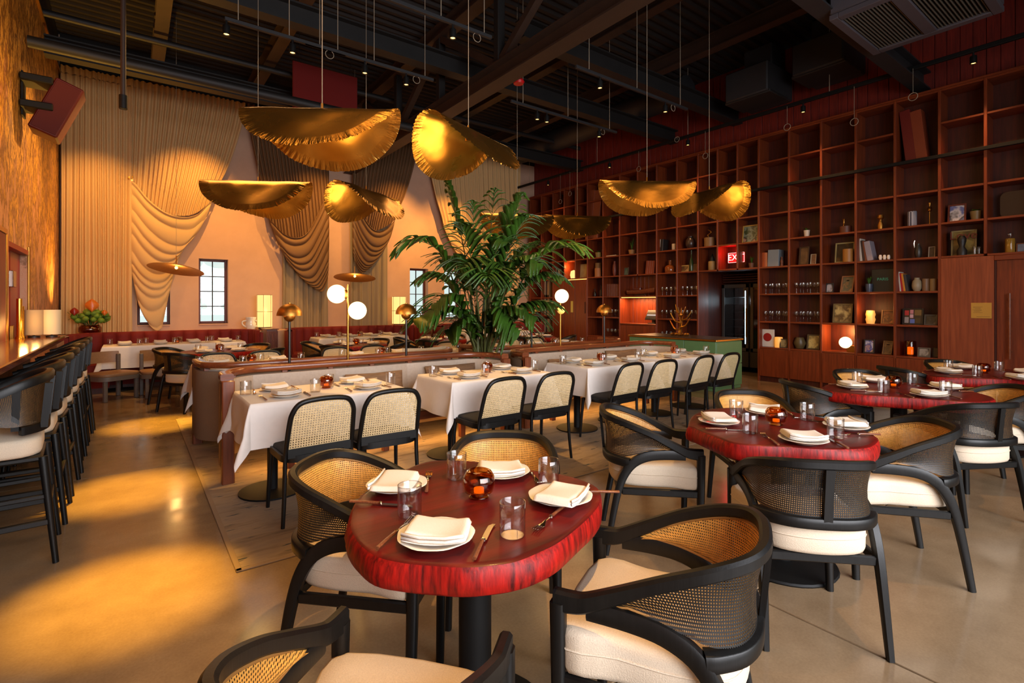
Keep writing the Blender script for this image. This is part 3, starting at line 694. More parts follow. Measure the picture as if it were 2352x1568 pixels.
POT = [(0, 0), (.75, 0), (1, 1), (.9, 1), (.85, .85), (0, .8)]
def foliage(o, r, h, n=14, c='leaf', hh=.12):
    for k in range(n):
        a = k * 2.4; e = .4 + .6 * random.random(); m = MB()
        p = [(0, 0, h * .8), (cos(a) * r * e * .7, sin(a) * r * e * .7, h + hh * .6 * e), (cos(a) * r * 1.5 * e, sin(a) * r * 1.5 * e, h + hh * e * .9)]
        m.sweep(cr(p, 3), lambda i, t: [(-.012 * sin(pi * min(t + .08, .97)), 0), (0, .003), (.012 * sin(pi * min(t + .08, .97)), 0)], cap=False); m.obj('leaf', M[c], o, 0)
WHITE = (206, 196, 180)
# base level, from the passage to the panelled door
def dotbook():
    o = book(1751, 1780, 756, 0, (214, 206, 196), 'white cover book with a big red circle at the passage end of the base shelf', 0, XS, .03)
    y, w_, h, z = sh(1751, 1780, 756, 0)
    MB().lathe([(0, 0), (w_ * .33, 0), (w_ * .33, .003), (0, .003)], 20, (-.002, 0, h * .55), Matrix.Rotation(-pi / 2, 3, 'Y')).obj('red_circle', flat((150, 24, 22)), o, 0)
dotbook()
def glow(o, r, h): MB().lathe([(0, h * .1), (r * .5, h * .12), (r * .5, h * .6), (0, h * .62)], 12).obj('candle', M['candle'], o)
M['onyx'] = simple('lit_onyx', (240, 190, 110), .4, emit=((255, 170, 70), .55))
vase(1780, 1797, 774, 0, CYL, M['onyx'], 'glowing cream votive beside the white book with the red circle', 'votive', 'votive', XS - .05)
frame(1791, 1808, 778, 0, (60, 46, 34), [(60, 50, 30), (140, 120, 80), (30, 24, 18)], 'tilted small photo in front of the glowing cream votive', 8, 14, XS - .09)
vase(1823, 1851, 774, 0, [(0, 0), (.6, .02), (1, .5), (.6, .98), (0, 1)], flat((86, 70, 40), .4), 'oval olive tray on edge at the base shelf beside an old photo', 'tray', 'tray')
frame(1852, 1882, 768, 0, (70, 58, 38), [(120, 104, 60), (196, 176, 110), (60, 48, 26)], 'old sepia family photo beside the oval olive tray', 10)
y, w_, h, z = sh(1932, 1966, 773, 0)
gl = thing('globe_table_lamp', 'round glowing lamp on a brass block in the amber pigeonhole', 'table lamp', (XS - .02, y, z))
MB().box((.03, -.05, .055), (.12, .12, .11), .004).obj('base', M['brass'], gl)
MB().lathe([(.095 * sin(a * pi / 12), .155 - .095 * cos(a * pi / 12)) for a in range(13)], 24, (-.02, .03, 0)).obj('globe', M['white_emit'], gl)
point((XS - .02, y + .03, z + .33), 16, (1, .5, .14), .05)
frame(1983, 2008, 779, 0, (40, 34, 34), [(200, 190, 200), (40, 60, 140), (210, 160, 130), (30, 26, 30)], 'framed snapshot of a couple beside the amber pigeonhole', 9)
frame(2025, 2049, 782, 0, (124, 88, 52), [(140, 100, 60), (90, 60, 36), (60, 40, 24)], 'leaning wood framed sepia photo on the base shelf', 16, -8)
vase(2077, 2105, 783, 0, CYL, M['amber'], 'smoked glass hurricane with a lit candle on the base shelf', 'hurricane', 'candle holder', XS - .03, None, glow)
frame(2107, 2137, 798, 0, (90, 80, 70), [(40, 38, 36), (150, 140, 130), (70, 64, 60)], 'low silver frame beside the smoked glass hurricane', 9, 0, XS - .06)
frame(2141, 2155, 798, 0, (52, 38, 26), [(60, 44, 30), (30, 22, 18)], 'dark little frame in the last base pigeonhole by the panel', 6)
# second level
frame(1912, 1957, 697, 1, (120, 100, 62), [(196, 170, 110), (90, 66, 40), (150, 120, 76)], 'large sepia wedding picture in a cut-out frame above the amber pigeonhole', 8)
def wob(o, r, h): MB().box((.0, -.02, -.0), (.2, w_ * 1.0, .012), .003).obj('tray', flat((40, 22, 16)), o)
vase(1988, 2011, 713, 1, [(0, 0), (.78, 0), (.82, .1), (1, .32), (.84, .5), (1, .7), (.84, .92), (.8, 1), (.7, .96), (0, .9)], M['onyx'], 'wavy glowing candle lantern on a dark tray on the shelves', 'lantern', 'lantern')
point((XS - .12, sh(1988, 2011, 713, 1)[0], 1.36), 3, (1, .5, .16), .04)
frame(2023, 2053, 711, 1, (110, 74, 40), [(110, 60, 30), (60, 30, 18), (170, 110, 60)], 'torn-edged brown picture beside the wavy candle lantern', 12)
cg = frame(2072, 2121, 708, 1, (24, 20, 20), [(40, 32, 30), (60, 46, 40)], 'black collage frame of many small snapshots', 6, 0, XS, 'collage_frame')
y, w_, h, z = sh(2072, 2121, 708, 1)
for k, (u, v, a, b, c) in enumerate(((-.32, .72, .2, .3, (176, 40, 52)), (-.32, .28, .2, .36, (150, 140, 140)), (-.06, .8, .16, .26, (190, 120, 130)), (-.06, .52, .16, .22, (206, 160, 170)), (-.02, .2, .22, .28, (90, 110, 180)), (.27, .74, .32, .34, (110, 84, 50)), (.27, .25, .24, .32, (64, 52, 34)))):
    L = Matrix.Rotation(radians(6), 3, 'Y'); MB().box(L @ Vector((-.004, -u * w_ * .9, v * h)), (.004, a * w_, b * h), 0, M=L).obj('snapshot', flat(c, .3), cg, 0)
frame(2122, 2153, 722, 1, (70, 66, 62), [(70, 62, 58), (30, 28, 28), (110, 100, 90)], 'wide silver framed landscape beside the black collage frame', 10, 0, XS - .04)
# third level
frame(1896, 1914, 650, 2, (44, 36, 36), [(40, 36, 36), (190, 180, 180), (70, 60, 58)], 'little dark frame with a pale portrait beside a leaning photo', 8)
frame(1928, 1960, 632, 2, (150, 100, 66), [(110, 90, 70), (60, 70, 60), (170, 110, 60)], 'leaning pale pink frame beside the little dark portrait', 14, -10)
vase(1988, 2004, 652, 2, [(0, 0), (.8, 0), (1, .5), (1, 1), (.9, .95), (0, .8)], flat((58, 66, 86), .3), 'small blue bowl with green foliage in front of the black Paris book', 'potted_plant', 'plant', XS - .05, None, lambda o, r, h: foliage(o, r, h, 16, 'leaf', .16))
pb = book(2004, 2056, 618, 2, (14, 18, 18), 'large black book with green Paris lettering facing out', 0, XS + .02, .035)
def text(s, size, m, parent, loc, rot, name='lettering', ext=.0015, align='CENTER'):
    c = bpy.data.curves.new(name, 'FONT'); c.body = s; c.size = size; c.extrude = ext; c.align_x = align; c.align_y = 'CENTER'; c.materials.append(m)
    q = bpy.data.objects.new(name, c); COL.objects.link(q); bpy.context.view_layer.update()
    me = bpy.data.meshes.new_from_object(q); bpy.data.objects.remove(q); me.name = name
    o = bpy.data.objects.new(name, me); COL.objects.link(o); o.parent = parent; o.location = loc; o.rotation_euler = rot; return o
RT = (pi / 2, 0, -pi / 2)
y, w_, h, z = sh(2004, 2056, 618, 2, XS + .02)
text('PARIS', .062, flat((60, 150, 120)), pb, (-.003, 0, h * .55), RT)
for k, (p0, p1, pt, c, nm, ln) in enumerate(((2063, 2068, 624, (130, 24, 30), 'dark red', -3), (2068, 2072, 624, (206, 196, 180), 'cream', -5), (2072, 2077, 627, (176, 30, 34), 'bright red', -6), (2077, 2082, 628, (206, 130, 40), 'orange', -7), (2082, 2089, 630, (50, 48, 50), 'black and white', -8))):
    book(p0, p1, pt, 2, c, nm + ' leaning book beside the lidded ceramic jars', ln)
vase(2094, 2118, 638, 2, BULGE, flat((150, 134, 106), .5), 'grey ribbed lidded jar beside the leaning red books', 'jar', 'jar')
vase(2118, 2135, 640, 2, CYL, flat((120, 88, 60), .5), 'brown drum shaped jar, middle of three jars', 'jar', 'jar')
vase(2135, 2154, 640, 2, CYL, flat((134, 106, 62), .6), 'mottled tan canister at the panel end of the three jars', 'canister', 'jar')
# fourth level
for k, (p0, p1, pt, c, nm, ln) in enumerate(((1748, 1753, 572, (38, 32, 30), 'black', 0), (1753, 1760, 580, (176, 84, 40), 'orange', 0), (1760, 1764, 580, (190, 110, 60), 'tan', 0))):
    book(p0, p1, pt, 3, c, nm + ' book at the passage end of the upper shelf', ln)
book(1765, 1790, 574, 3, (120, 130, 138), 'wide silvery blue book beside the orange and tan books', 2)
vase(1792, 1800, 590, 3, [(0, 0), (.9, 0), (.7, .3), (1, .5), (.4, .8), (.5, 1), (0, 1)], flat((110, 60, 36), .5), 'small brown figurine beside the silvery blue book', 'figurine', 'figurine')
frame(1834, 1857, 566, 3, (66, 42, 26), [(110, 76, 46), (60, 36, 22)], 'dim brown framed picture beside a small white card', 8)
frame(1861, 1874, 583, 3, (190, 174, 150), [(150, 110, 80), (96, 60, 40)], 'small white bordered photo beside the dim brown picture', 10)
frame(1917, 1962, 556, 3, (150, 136, 90), [(60, 44, 28), (40, 28, 18), (90, 64, 30)], 'gold edged picture with a boxed caption above the leaning pink frame', 8)
vase(1936, 1960, 572, 3, [(0, 0), (1, 0), (1, 1), (0, 1)], flat((150, 100, 40), .5), 'ochre canister in front of the gold edged picture', 'canister', 'jar', XS - .08)
for k, (p0, p1, pt, c, nm, ln) in enumerate(((1970, 1973, 546, (196, 190, 184), 'white', -2), (1973, 1977, 546, (60, 96, 84), 'teal', -3), (1977, 1983, 548, (200, 190, 176), 'ivory', -4), (1983, 1989, 552, (56, 40, 36), 'dark brown', -6), (1989, 1994, 553, (120, 60, 34), 'rust', -8))):
    book(p0, p1, pt, 3, c, nm + ' tilted book above the black Paris book', ln)
book(1994, 2008, 554, 3, (150, 140, 150), 'thick pale glossy book leaning on the rust book', -10)
for k in range(3):
    vase(2018 + k * 9.5, 2026 + k * 9.5, 585, 3, [(0, 0), (.7, .05), (1, .5), (.7, .95), (0, 1)], flat((222, 210, 196), .4), 'small white ornament on a red strip, %s of three' % ('first', 'second', 'third')[k], 'ornament', 'ornament', XS - .1, 'white ornaments')
vase(2100, 2118, 560, 3, BULGE, flat((46, 40, 34), .4), 'dark teapot-like vessel with a thin spout', 'vessel', 'vase', XS, None, lambda o, r, h: MB().tube(cr([(0, r * .8, h * .5), (0, r * 1.1, h), (0, r * .9, h * 1.25)], 4), .008, 6).obj('spout', M['steel'], o))
frame(2132, 2148, 566, 3, (170, 156, 140), [(50, 38, 30), (90, 70, 56)], 'tiny pale frame beside the dark teapot-like vessel', 8)
lv = frame(2184, 2243, 528, 3, (150, 130, 84), [(150, 126, 66), (100, 80, 40), (60, 44, 24)], 'tall ochre poster reading Love behind a dark bust', 5, 0, XS + .05, 'poster')
y, w_, h, z = sh(2184, 2243, 528, 3, XS + .05)
text('Love', .16, flat((110, 36, 24)), lv, (-.012, 0, h * .78), (pi / 2, 0, -pi / 2)); 
vase(2197, 2222, 542, 3, [(0, 0), (.9, 0), (1, .25), (.5, .45), (.8, .7), (.85, .85), (.5, 1), (0, 1)], flat((24, 20, 18), .5), 'dark abstract bust in front of the ochre Love poster', 'bust', 'figurine', XS - .06)
for k in range(2): vase(2234 + k * 10, 2243 + k * 10, 566, 3, CYL, M['glass'], 'small clear jar beside the ochre Love poster, %s one' % ('first', 'second')[k], 'jar', 'jar', XS - .06, 'clear jars')
def stopper(o, r, h): MB().lathe([(0, 0), (r * .3, 0), (r * .6, h * .2), (r * .55, h * .38), (0, h * .45)], 14, (0, 0, h)).obj('stopper', M['glass'], o)
vase(2308, 2332, 548, 3, CYL, simple('perfume', (150, 110, 40), .1), 'ribbed golden perfume bottle with a clear ball stopper', 'perfume_bottle', 'bottle', XS, None, stopper)
frame(2334, 2356, 558, 3, (120, 66, 40), [(120, 130, 150), (80, 90, 110)], 'small frame with a blue photo beside the perfume bottle', 8)
# fifth level
frame(1704, 1741, 516, 4, (190, 150, 70), [(60, 70, 40), (130, 140, 120), (30, 30, 22), (170, 130, 110)], 'gold framed garden photo above the exit sign shelf', 8)
vase(1846, 1860, 529, 4, POT, flat((190, 178, 160), .4), 'small white pot with a sprig on the upper shelf', 'potted_plant', 'plant', XS, None, lambda o, r, h: foliage(o, r, h, 6, 'leaf', .05))
def cup(o, r, h): MB().lathe([(0, h), (r * .3, h), (r * .12, h * 1.3), (r * .12, h * 1.8), (r * .3, h * 2.1), (0, h * 2.1)], 12, (0, r * .3, 0)).obj('figure', M['brass'], o)
vase(1929, 1956, 520, 4, [(0, 0), (1, 0), (1, 1), (0, 1)], flat((84, 44, 26), .5), 'little trophy on a block in the upper shelf', 'trophy', 'trophy', XS, None, cup)
vase(2014, 2031, 494, 4, [(0, 0), (.7, 0), (.9, .3), (.4, .6), (.4, .68), (1, .8), (.8, 1), (0, 1)], M['dark_brass'], 'small dark mushroom ornament on the upper shelf', 'ornament', 'ornament')
M['stripe_pot'] = None
t_ = NT('striped_enamel'); wv = t_.n('ShaderNodeTexWave'); t_.l(t_.coord('Generated', (1, 1, 0)), wv.inputs[0]); wv.inputs['Scale'].default_value = 6; t_.l(t_.ramp(wv.outputs[1], [(.45, lin((40, 46, 70))), (.55, lin((170, 168, 176)))]), t_.b.inputs['Base Color']); M['stripe_pot'] = t_.m
vase(2084, 2106, 486, 4, CYL, M['stripe_pot'], 'blue and white striped pot on the upper shelf', 'pot', 'pot')
vase(2130, 2141, 466, 4, [(0, 0), (.8, 0), (.3, .08), (.25, .6), (1, .65), (.9, .8), (.3, .84), (.7, 1), (0, 1)], M['brass'], 'slim brass figure beside the striped pot', 'figurine', 'figurine')
frame(2176, 2219, 468, 4, (96, 34, 26), [(84, 96, 150), (210, 200, 200), (40, 34, 40), (120, 130, 170)], 'red framed portrait of a person in white on blue', 8)
vase(2227, 2257, 485, 4, POT, flat((110, 90, 50), .5), 'low olive bowl with trailing leaves beside the red framed portrait', 'potted_plant', 'plant', XS, None, lambda o, r, h: foliage(o, r, h, 10, 'leaf', .04))
y, w_, h, z = sh(2294, 2372, 436, 4)
cs = thing('tray', 'big dark rounded metal tray standing on the upper shelf', 'tray', (XS + .08, y, z))
MB().sweep([(.0, 0, h / 2), (.03, 0, h / 2)], [(p[0], p[1]) for p in rrect(w_, h, .08)], (0, 0, 1)).obj('tray_body', simple('pewter', (70, 60, 54), .35, .7), cs)
# giant books high up
for k, (p0, p1, lab, c) in enumerate(((2082, 2106, 'huge glossy dark red book leaning on the black rail', (104, 26, 20)), (2106, 2132, 'huge orange-brown book leaning beside the glossy red one', (128, 54, 28)))):
    book(p0, p1, 252, 6, c, lab, -6, XS, .2, 'giant books')
for k, (p0, p1) in enumerate(((1346, 1358), (1358, 1374))):
    book(p0, p1, 440, 5, (128, 66, 40), 'tall tan book leaning high above the till niche, %s one' % ('first', 'second')[k], 8, XS, .2, 'giant books')
# between the passage and the corner
y, w_, h, z = sh(1655, 1694, 570, 3)
ex = thing('exit_sign', 'red lit EXIT sign set in a pigeonhole over the passage', 'exit sign', (9.62, 5.42, 2.30))
MB().box((0, 0, .06), (.02, .34, .20), .004).obj('sign_panel', simple('exit_panel', (120, 10, 14), .3, emit=((255, 20, 30), .8)), ex)
text('EXIT', .17, M['exit_text'], ex, (-.014, 0, .06), RT)
for s in (-1, 1): MB().box((-.012, s * .165, .06), (.004, .006, .19)).obj('border', M['exit_text'], ex)
for s in (-1, 1): MB().box((-.012, 0, .06 + s * .095), (.004, .33, .006)).obj('border', M['exit_text'], ex)
point((9.52, 5.5, 2.46), 6, (1, .02, .03), .06)
vase(1628, 1644, 600, 3, CYL, flat((150, 120, 70), .6), 'tan square pot with a dark bulbous plant by the exit sign', 'potted_plant', 'plant', XS, None, lambda o, r, h: MB().lathe([(0, h * .8), (r * .7, h), (r * .5, h * 1.4), (.0, h * 1.9)], 12).obj('plant_bulb', flat((22, 22, 20)), o))
vase(1720, 1733, 604, 3, POT, flat((110, 70, 44), .6), 'small clay pot in the pigeonhole past the exit sign', 'potted_plant', 'plant', XS, None, lambda o, r, h: foliage(o, r, h, 8, 'leaf', .18))
vase(1619, 1641, 546, 4, [(0, 0), (1, 0), (1, 1), (0, 1)], flat((120, 88, 50), .5), 'block based trophy with an S-shaped gold figure', 'trophy', 'trophy', XS, None, lambda o, r, h: MB().tube(cr([(0, 0, h), (0, r * .4, h * 1.3), (0, -r * .3, h * 1.6), (0, r * .3, h * 1.9)], 4), .012, 6).obj('figure', M['brass'], o))
vase(1576, 1596, 543, 4, BULGE, flat((52, 36, 30), .3), 'dark glossy urn on the upper shelf near the passage', 'urn', 'vase')
vase(1544, 1553, 560, 4, CYL, flat((190, 176, 156), .5), 'little white bottle on the upper shelf', 'bottle', 'bottle')
for k, (p0, p1, c, nm) in enumerate(((1509, 1513, (130, 60, 36), 'rust'), (1513, 1518, (196, 186, 170), 'pale'), (1518, 1524, (40, 36, 36), 'black'))):
    book(p0, p1, 550, 4, c, nm + ' slanted book on the upper shelf near the dark urn', 5)
vase(1529, 1550, 598, 3, BOT, simple('cognac', (120, 60, 22), .1), 'round shouldered amber bottle with a gold stopper', 'bottle', 'bottle')
frame(1559, 1582, 609, 3, (190, 150, 80), [(150, 110, 60), (90, 60, 30), (190, 150, 100)], 'small bright gold frame beside the green bottle', 6)
vase(1584, 1592, 575, 3, BOT, simple('green_bottle', (44, 62, 32), .15), 'tall green wine bottle beside the gold frame', 'bottle', 'bottle')
frame(1591, 1602, 606, 3, (130, 96, 60), [(120, 90, 60), (60, 44, 30)], 'narrow brown frame on the upper shelf at the passage edge', 8)
vase(1445, 1458, 574, 4, POT, flat((150, 112, 64), .6), 'tan pot with tall spiky leaves above the till niche', 'potted_plant', 'plant', XS, None, lambda o, r, h: foliage(o, r, h, 8, 'leaf', .34))
frame(1433, 1443, 614, 3, (84, 66, 46), [(70, 90, 70), (120, 130, 110)], 'small greenish photo above the till niche', 8)
for k in range(4): book(1484 + k * 5, 1489 + k * 5, 599, 3, (128, 58, 36), 'reddish brown album leaning above the till niche, number %s from the wall corner' % ('one', 'two', 'three', 'four')[k], 7)
vase(1408, 1416, 600, 3, BULGE, flat((110, 50, 40), .4), 'red glass vase above the stacked tan boxes', 'vase', 'vase')
vase(1369, 1381, 580, 4, POT, flat((120, 110, 60), .5), 'small plant in a green pot high on the shelves', 'potted_plant', 'plant', XS, None, lambda o, r, h: foliage(o, r, h, 8, 'leaf', .08))
book(1391, 1416, 587, 4, (190, 180, 160), 'pale flat book lying on the upper shelf', 0)
for k, pt in enumerate((628, 616)): 
    vase(1368 + k, 1379 + k, pt - 12, 3, [(0, 0), (1, 0), (1, 1), (0, 1)], flat((150 - 20 * k, 100, 60), .6), 'tan box on the shelf near the poster card, %s one' % ('front', 'rear')[k], 'box', 'box', XS - .06 + .14 * k)
frame(1330, 1348, 606, 3, (150, 126, 86), [(190, 166, 116), (170, 140, 90)], 'cream poster card with a dark drop beside the half-round lamp', 5)
hl = vase(1312, 1324, 620, 3, [(0, 0), (.8, 0), (1, .4), (.8, .85), (0, 1)], M['lantern'], 'small round glowing lamp in the orange pigeonhole near the corner', 'globe_table_lamp', 'table lamp')
point((9.5, at_X(1308, 700, 9.5)[0], 2.45), 8.0, (1, .4, .12), .05)
for k, c in enumerate(((96, 116, 80), (190, 180, 150), (60, 70, 60), (150, 150, 120), (84, 60, 44))):
    book(1273 + k * 4, 1277 + k * 4, 618, 3, c, '%s thin book near the orange pigeonhole' % ('green', 'cream', 'dark green', 'pale olive', 'brown')[k], -3)
for lvl in (0, 1, 2):
    for k, c in enumerate(((120, 40, 34), (176, 160, 136), (70, 60, 56), (150, 120, 80))):
        book(1247 + k * 4, 1251 + k * 4, (740, 685, 640)[lvl] - 8, lvl, c, '%s book on the %s shelf of the corner column' % (('red', 'cream', 'charcoal', 'tan')[k], ('base', 'second', 'third')[lvl]), 2)
vase(1364, 1369, 663, 2, BOT, flat((30, 26, 24), .3), 'small dark bottle on the third shelf', 'bottle', 'bottle')
vase(1378, 1384, 655, 2, BOT, flat((40, 30, 26), .3), 'taller dark bottle on the third shelf', 'bottle', 'bottle')
for k in range(7): book(1394 + k * 4.2, 1398 + k * 4.2, 652, 2, (104, 52, 34), 'brown bound volume on the third shelf, %s from the corner' % ('seventh', 'sixth', 'fifth', 'fourth', 'third', 'second', 'first')[6 - k], 0)
# model boat
y, w_, h, z = sh(1442, 1503, 655, 2)
bt = thing('model_boat', 'polished wooden model speedboat above the till niche', 'model boat', (XS, y, z))
def hull(u, v):
    s = (u - .5) * 2; half = .075 * (1 - max(0, s) ** 3) * (1 if s > -.98 else .8); a = (v - .5) * pi
    return (sin(a) * half, -s * w_ / 2 * 1.0, .03 + .10 * (1 - cos(a)) + .05 * max(0, s))
MB().grid(hull, 20, 8).obj('hull', M['rail_wood'], bt)
MB().sweep([(0, -.48 * w_, .15), (0, 0, .125), (0, .49 * w_, .12)], lambda i, t: [(-.07 if t > .1 else -.01, 0), (.07 if t > .1 else .01, 0), (.06 if t > .1 else .008, .012), (-.06 if t > .1 else -.008, .012)]).obj('deck', M['mahogany_y'], bt)
MB().box((0, w_ * .1, .165), (.10, w_ * .26, .06), .01).obj('cabin', flat((90, 30, 20), .3), bt)
MB().box((0, 0, .015), (.04, w_ * .4, .03), .004).obj('cradle', flat((40, 24, 18)), bt)
# till
ti = thing('till_screen', 'tilted black till screen on the lit niche counter', 'till', (XF + .16, 7.42, .986))
Lm = Matrix.Rotation(radians(-38), 3, 'Y')
MB().box((0, 0, .20), (.02, .36, .26), .008, M=Matrix.Rotation(radians(30), 3, 'Y')).obj('screen', flat((18, 18, 20), .25), ti)
MB().box((-.014, 0, .20), (.004, .3, .03), 0, M=Matrix.Rotation(radians(30), 3, 'Y')).obj('display', emission('screen_glow', (220, 220, 230), .5), ti)
MB().box((.04, 0, .05), (.05, .08, .14), .01).obj('stand', flat((20, 20, 20)), ti); MB().box((.03, 0, .01), (.2, .2, .02), .006).obj('base', flat((20, 20, 20)), ti)
# stemmed glasses in rows
def wine_glass():
    o = thing('wine_glass', '', 'glass', group='stemmed glasses')
    MB().lathe([(0, .0), (.032, .0), (.032, .004), (.004, .01), (.004, .085), (.02, .10), (.034, .135), (.030, .185), (.028, .185), (.031, .135), (.018, .104), (0, .10)], 12).obj('bowl', M['glass'], o); return o
for (y0, y1, lv, nm) in ((4.33, 4.88, 2, 'third shelf by the passage'), (3.80, 4.33, 2, 'third shelf of the next column'), (4.33, 4.88, 1, 'second shelf by the passage'), (3.80, 4.33, 1, 'second shelf of the next column'),
                         (6.16, 6.67, 2, 'third shelf beyond the passage'), (6.67, 7.2, 2, 'third shelf beside the till niche'), (6.16, 6.67, 1, 'second shelf beyond the passage'), (6.67, 7.2, 1, 'second shelf beside the till niche'),
                         (6.67, 7.2, 0, 'base shelf beside the till niche'), (8.28, 8.82, 1, 'second shelf beyond the till niche'), (8.28, 8.82, 0, 'base shelf beyond the till niche')):
    for r in range(2):
        for k in range(4):
            place('wine_glass', wine_glass, (XS - .06 + r * .16, y0 + .09 + k * (y1 - y0 - .16) / 3.2, LV[lv] + .001), 0, 'wine glass, %s row, %s from door end, %s' % (('front', 'rear')[r], ('first', 'second', 'third', 'fourth')[k], nm), 'stemmed glasses on the ' + nm)
    o = MB().box((XS - .0, (y0 + y1) / 2, LV[lv] + .188), (.28, y1 - y0 - .06, .003)).obj('glass_tray', M['glass']) if lv and False else None
# green counter with brass top and the gilded branch
gc = thing('host_counter', 'sage green counter with a brass edged top behind the banquettes', 'counter', (8.03, 5.55, 0))
for k in range(3): MB().span((-.4, -.9 + k * .6 + .004, .06), (-.378, -.9 + k * .6 + .596, .815), .004).obj('front_panel', M['green'], gc)
for k in range(2): MB().span((-.376, -.9, .06 + k * .37), (.4, -.88, .42 + k * .385), .004).obj('end_panel', M['green'], gc)
MB().span((-.376, -.878, .0), (.4, .9, .815), .004).obj('body', M['green'], gc)
MB().span((-.42, -.92, .82), (.42, .92, .85), .004).obj('brass_top', M['brass'], gc)
MB().span((-.40, -.90, .85), (.40, .90, .858), .003).obj('top_slab', flat((70, 62, 50), .3), gc)
bx, by = 8.05, None
t = (1562 - CX) / F; by = bx * (CY - SY * t) / (SY + CY * t)
tr = thing('coral_sculpture', 'gilded branching sculpture standing on the green counter', 'sculpture', (bx, by, .86))
random.seed(11)
MB().tube(cr([(0, 0, 0), (.02, .01, .12), (-.01, -.03, .25), (.02, .03, .38), (0, .05, .52)], 5), lambda t: .038 * (1 - .75 * t), 8).obj('trunk', M['brass'], tr)
for k, (z, a, l) in enumerate(((.1, 1.4, .25), (.16, -1.5, .2), (.24, 1.8, .18), (.28, -1.2, .2), (.34, .4, .16), (.36, -1.9, .17), (.4, 1.2, .14), (.22, .2, .15))):
    d = Vector((cos(a), sin(a), 0)); p = [Vector((0, 0, z)), d * l * .5 + Vector((0, 0, z + .02)), d * l * .8 + Vector((0, 0, z + .10)), d * l + Vector((0, 0, z + .17))]
    MB().tube(cr(p, 4), lambda t: .018 * (1 - .5 * t), 6).obj('branch', M['brass'], tr)
for k in range(9):
    a = k * .7; MB().lathe([(0, 0), (.03, .01), (.035, .03), (.02, .05), (0, .055)], 8, (cos(a) * .11 * (.5 + .5 * (k % 2)), sin(a) * .15, 0)).obj('knob', M['brass'], tr)
# ------------------------------------------------------------------ drapes
YD = 11.84
def pts(px, Y=YD): return [at_Y(x, y, Y) for x, y in px]
def samp(P, t):
    t = min(max(t, 0), 1) * (len(P) - 1); i = min(int(t), len(P) - 2); f = t - i
    return (lerp(P[i][0], P[i + 1][0], f), lerp(P[i][1], P[i + 1][1], f))
def smooth(P, n=8): return [(v.x, v.y) for v in cr([(p[0], p[1], 0) for p in P], n)]
def pleat_y(u, k, amp): return -amp * (abs(sin(pi * k * u + .7 * sin(9 * u + 1) + .5 * sin(23 * u))) ** 1.4) 
def flat_drape(name, mat, xa, xb, z0, z1, k, parent, Y=YD, amp=.07):
    MB().grid(lambda u, v: (lerp(xa, xb, u) + .01 * sin(9 * u + 3 * v), Y + pleat_y(u, k, amp) * (.7 + .3 * v), lerp(z1, z0, v)), int(k * 10), 10).obj(name, mat, parent, 180)
def curtain(label, anchor, far_top, edge, lower, A, B, k, mat, straight, smat, tie):
    """anchor: px of the tied side's top; far_top: px of the swept side's top; edge: swept edge from the top down to the first fold;
    lower: the first fold from the tied side across; A, B: where the folds start and end, from the first to the last."""
    o = thing('curtain', label, 'curtain', (0, 0, 0), 0, 'swagged curtains on the back wall')
    T0, T1 = pts([anchor])[0], pts([far_top])[0]; E = smooth(pts(edge)); Lw = smooth(pts(lower)); PA = smooth(pts(A)); PB = smooth(pts(B))
    zt = 5.46
    def upper(u, v):
        top = (lerp(T0[0], T1[0], u), zt); bot = samp(Lw, u); e = samp(E, v); sx = lerp(T1[0], Lw[-1][0], v)
        x = lerp(top[0], bot[0], v) + (e[0] - sx) * u ** 2; z = lerp(top[1], bot[1], v)
        return (x, YD - .05 + pleat_y(u, k, .075) * (1 - .25 * v), z)
    MB().grid(upper, int(k * 9), 14).obj('pleated_panel', mat, o, 180)
    sg0 = min(p[1] for p in Lw)
    def folds(u, v):
        a, b = samp(PA, v), samp(PB, v); c0 = samp(Lw, u); st = (lerp(Lw[0][0], Lw[-1][0], u), lerp(Lw[0][1], Lw[-1][1], u))
        s = lerp(1, .35, v); x = lerp(a[0], b[0], u); z = lerp(a[1], b[1], u) + (c0[1] - st[1]) * s
        w_ = (sin(pi * u)) ** .5 if 0 < u < 1 else 0
        f = abs(sin(pi * (11 * v + .45 * sin(6 * v + 2 * u) + .2 * sin(17 * v)))) ** .8
        return (x, YD - .06 - .06 * w_ - .050 * f * (.25 + .75 * w_), z - .02 * f * w_)
    MB().grid(folds, 26, 150).obj('swag', mat, o, 180)
    for (xa, xb, z0, kk, dy) in straight:
        x0 = at_Y(xa, 600, YD)[0]; x1 = at_Y(xb, 600, YD)[0]
        flat_drape('straight_panel', smat, x0, x1, z0, zt if dy > .03 else 3.6, kk, o, YD + .10)
    # header tape
    MB().grid(lambda u, v: (lerp(T0[0], T1[0], u), YD - .06 + pleat_y(u, k, .075), zt + .13 * (1 - v)), int(k * 8), 1).obj('header', mat, o, 180)
    if tie:
        x, z = at_Y(*tie, YD); MB().lathe([(0, .0), (.05, .01), (.06, .03), (.05, .06), (0, .07)], 14, (x, YD - .02, z), Matrix.Rotation(pi / 2, 3, 'X')).obj('tieback', M['brass'], o)
    return o
c1 = curtain('cream swagged curtain nearest the gold wall, swept over the first window', (300, 205), (562, 262), [(562, 262), (545, 320), (521, 390), (488, 459)],
             [(300, 410), (338, 456), (374, 486), (408, 497), (449, 491), (488, 459)], [(300, 412), (300, 480), (300, 560), (302, 620), (318, 700)],
             [(488, 459), (470, 505), (446, 545), (420, 575), (402, 620), (388, 675), (372, 752)], 22, M['drape'], [], M['drape'], (302, 412))
flat_drape('straight_panel', M['drape'], -.98, .03, .91, 5.46, 13, c1, YD - .03)
MB().grid(lambda u, v: (lerp(-.98, .03, u), YD - .04 + pleat_y(u, 13, .075), 5.46 + .13 * (1 - v)), 72, 1).obj('header', M['drape'], c1, 180)
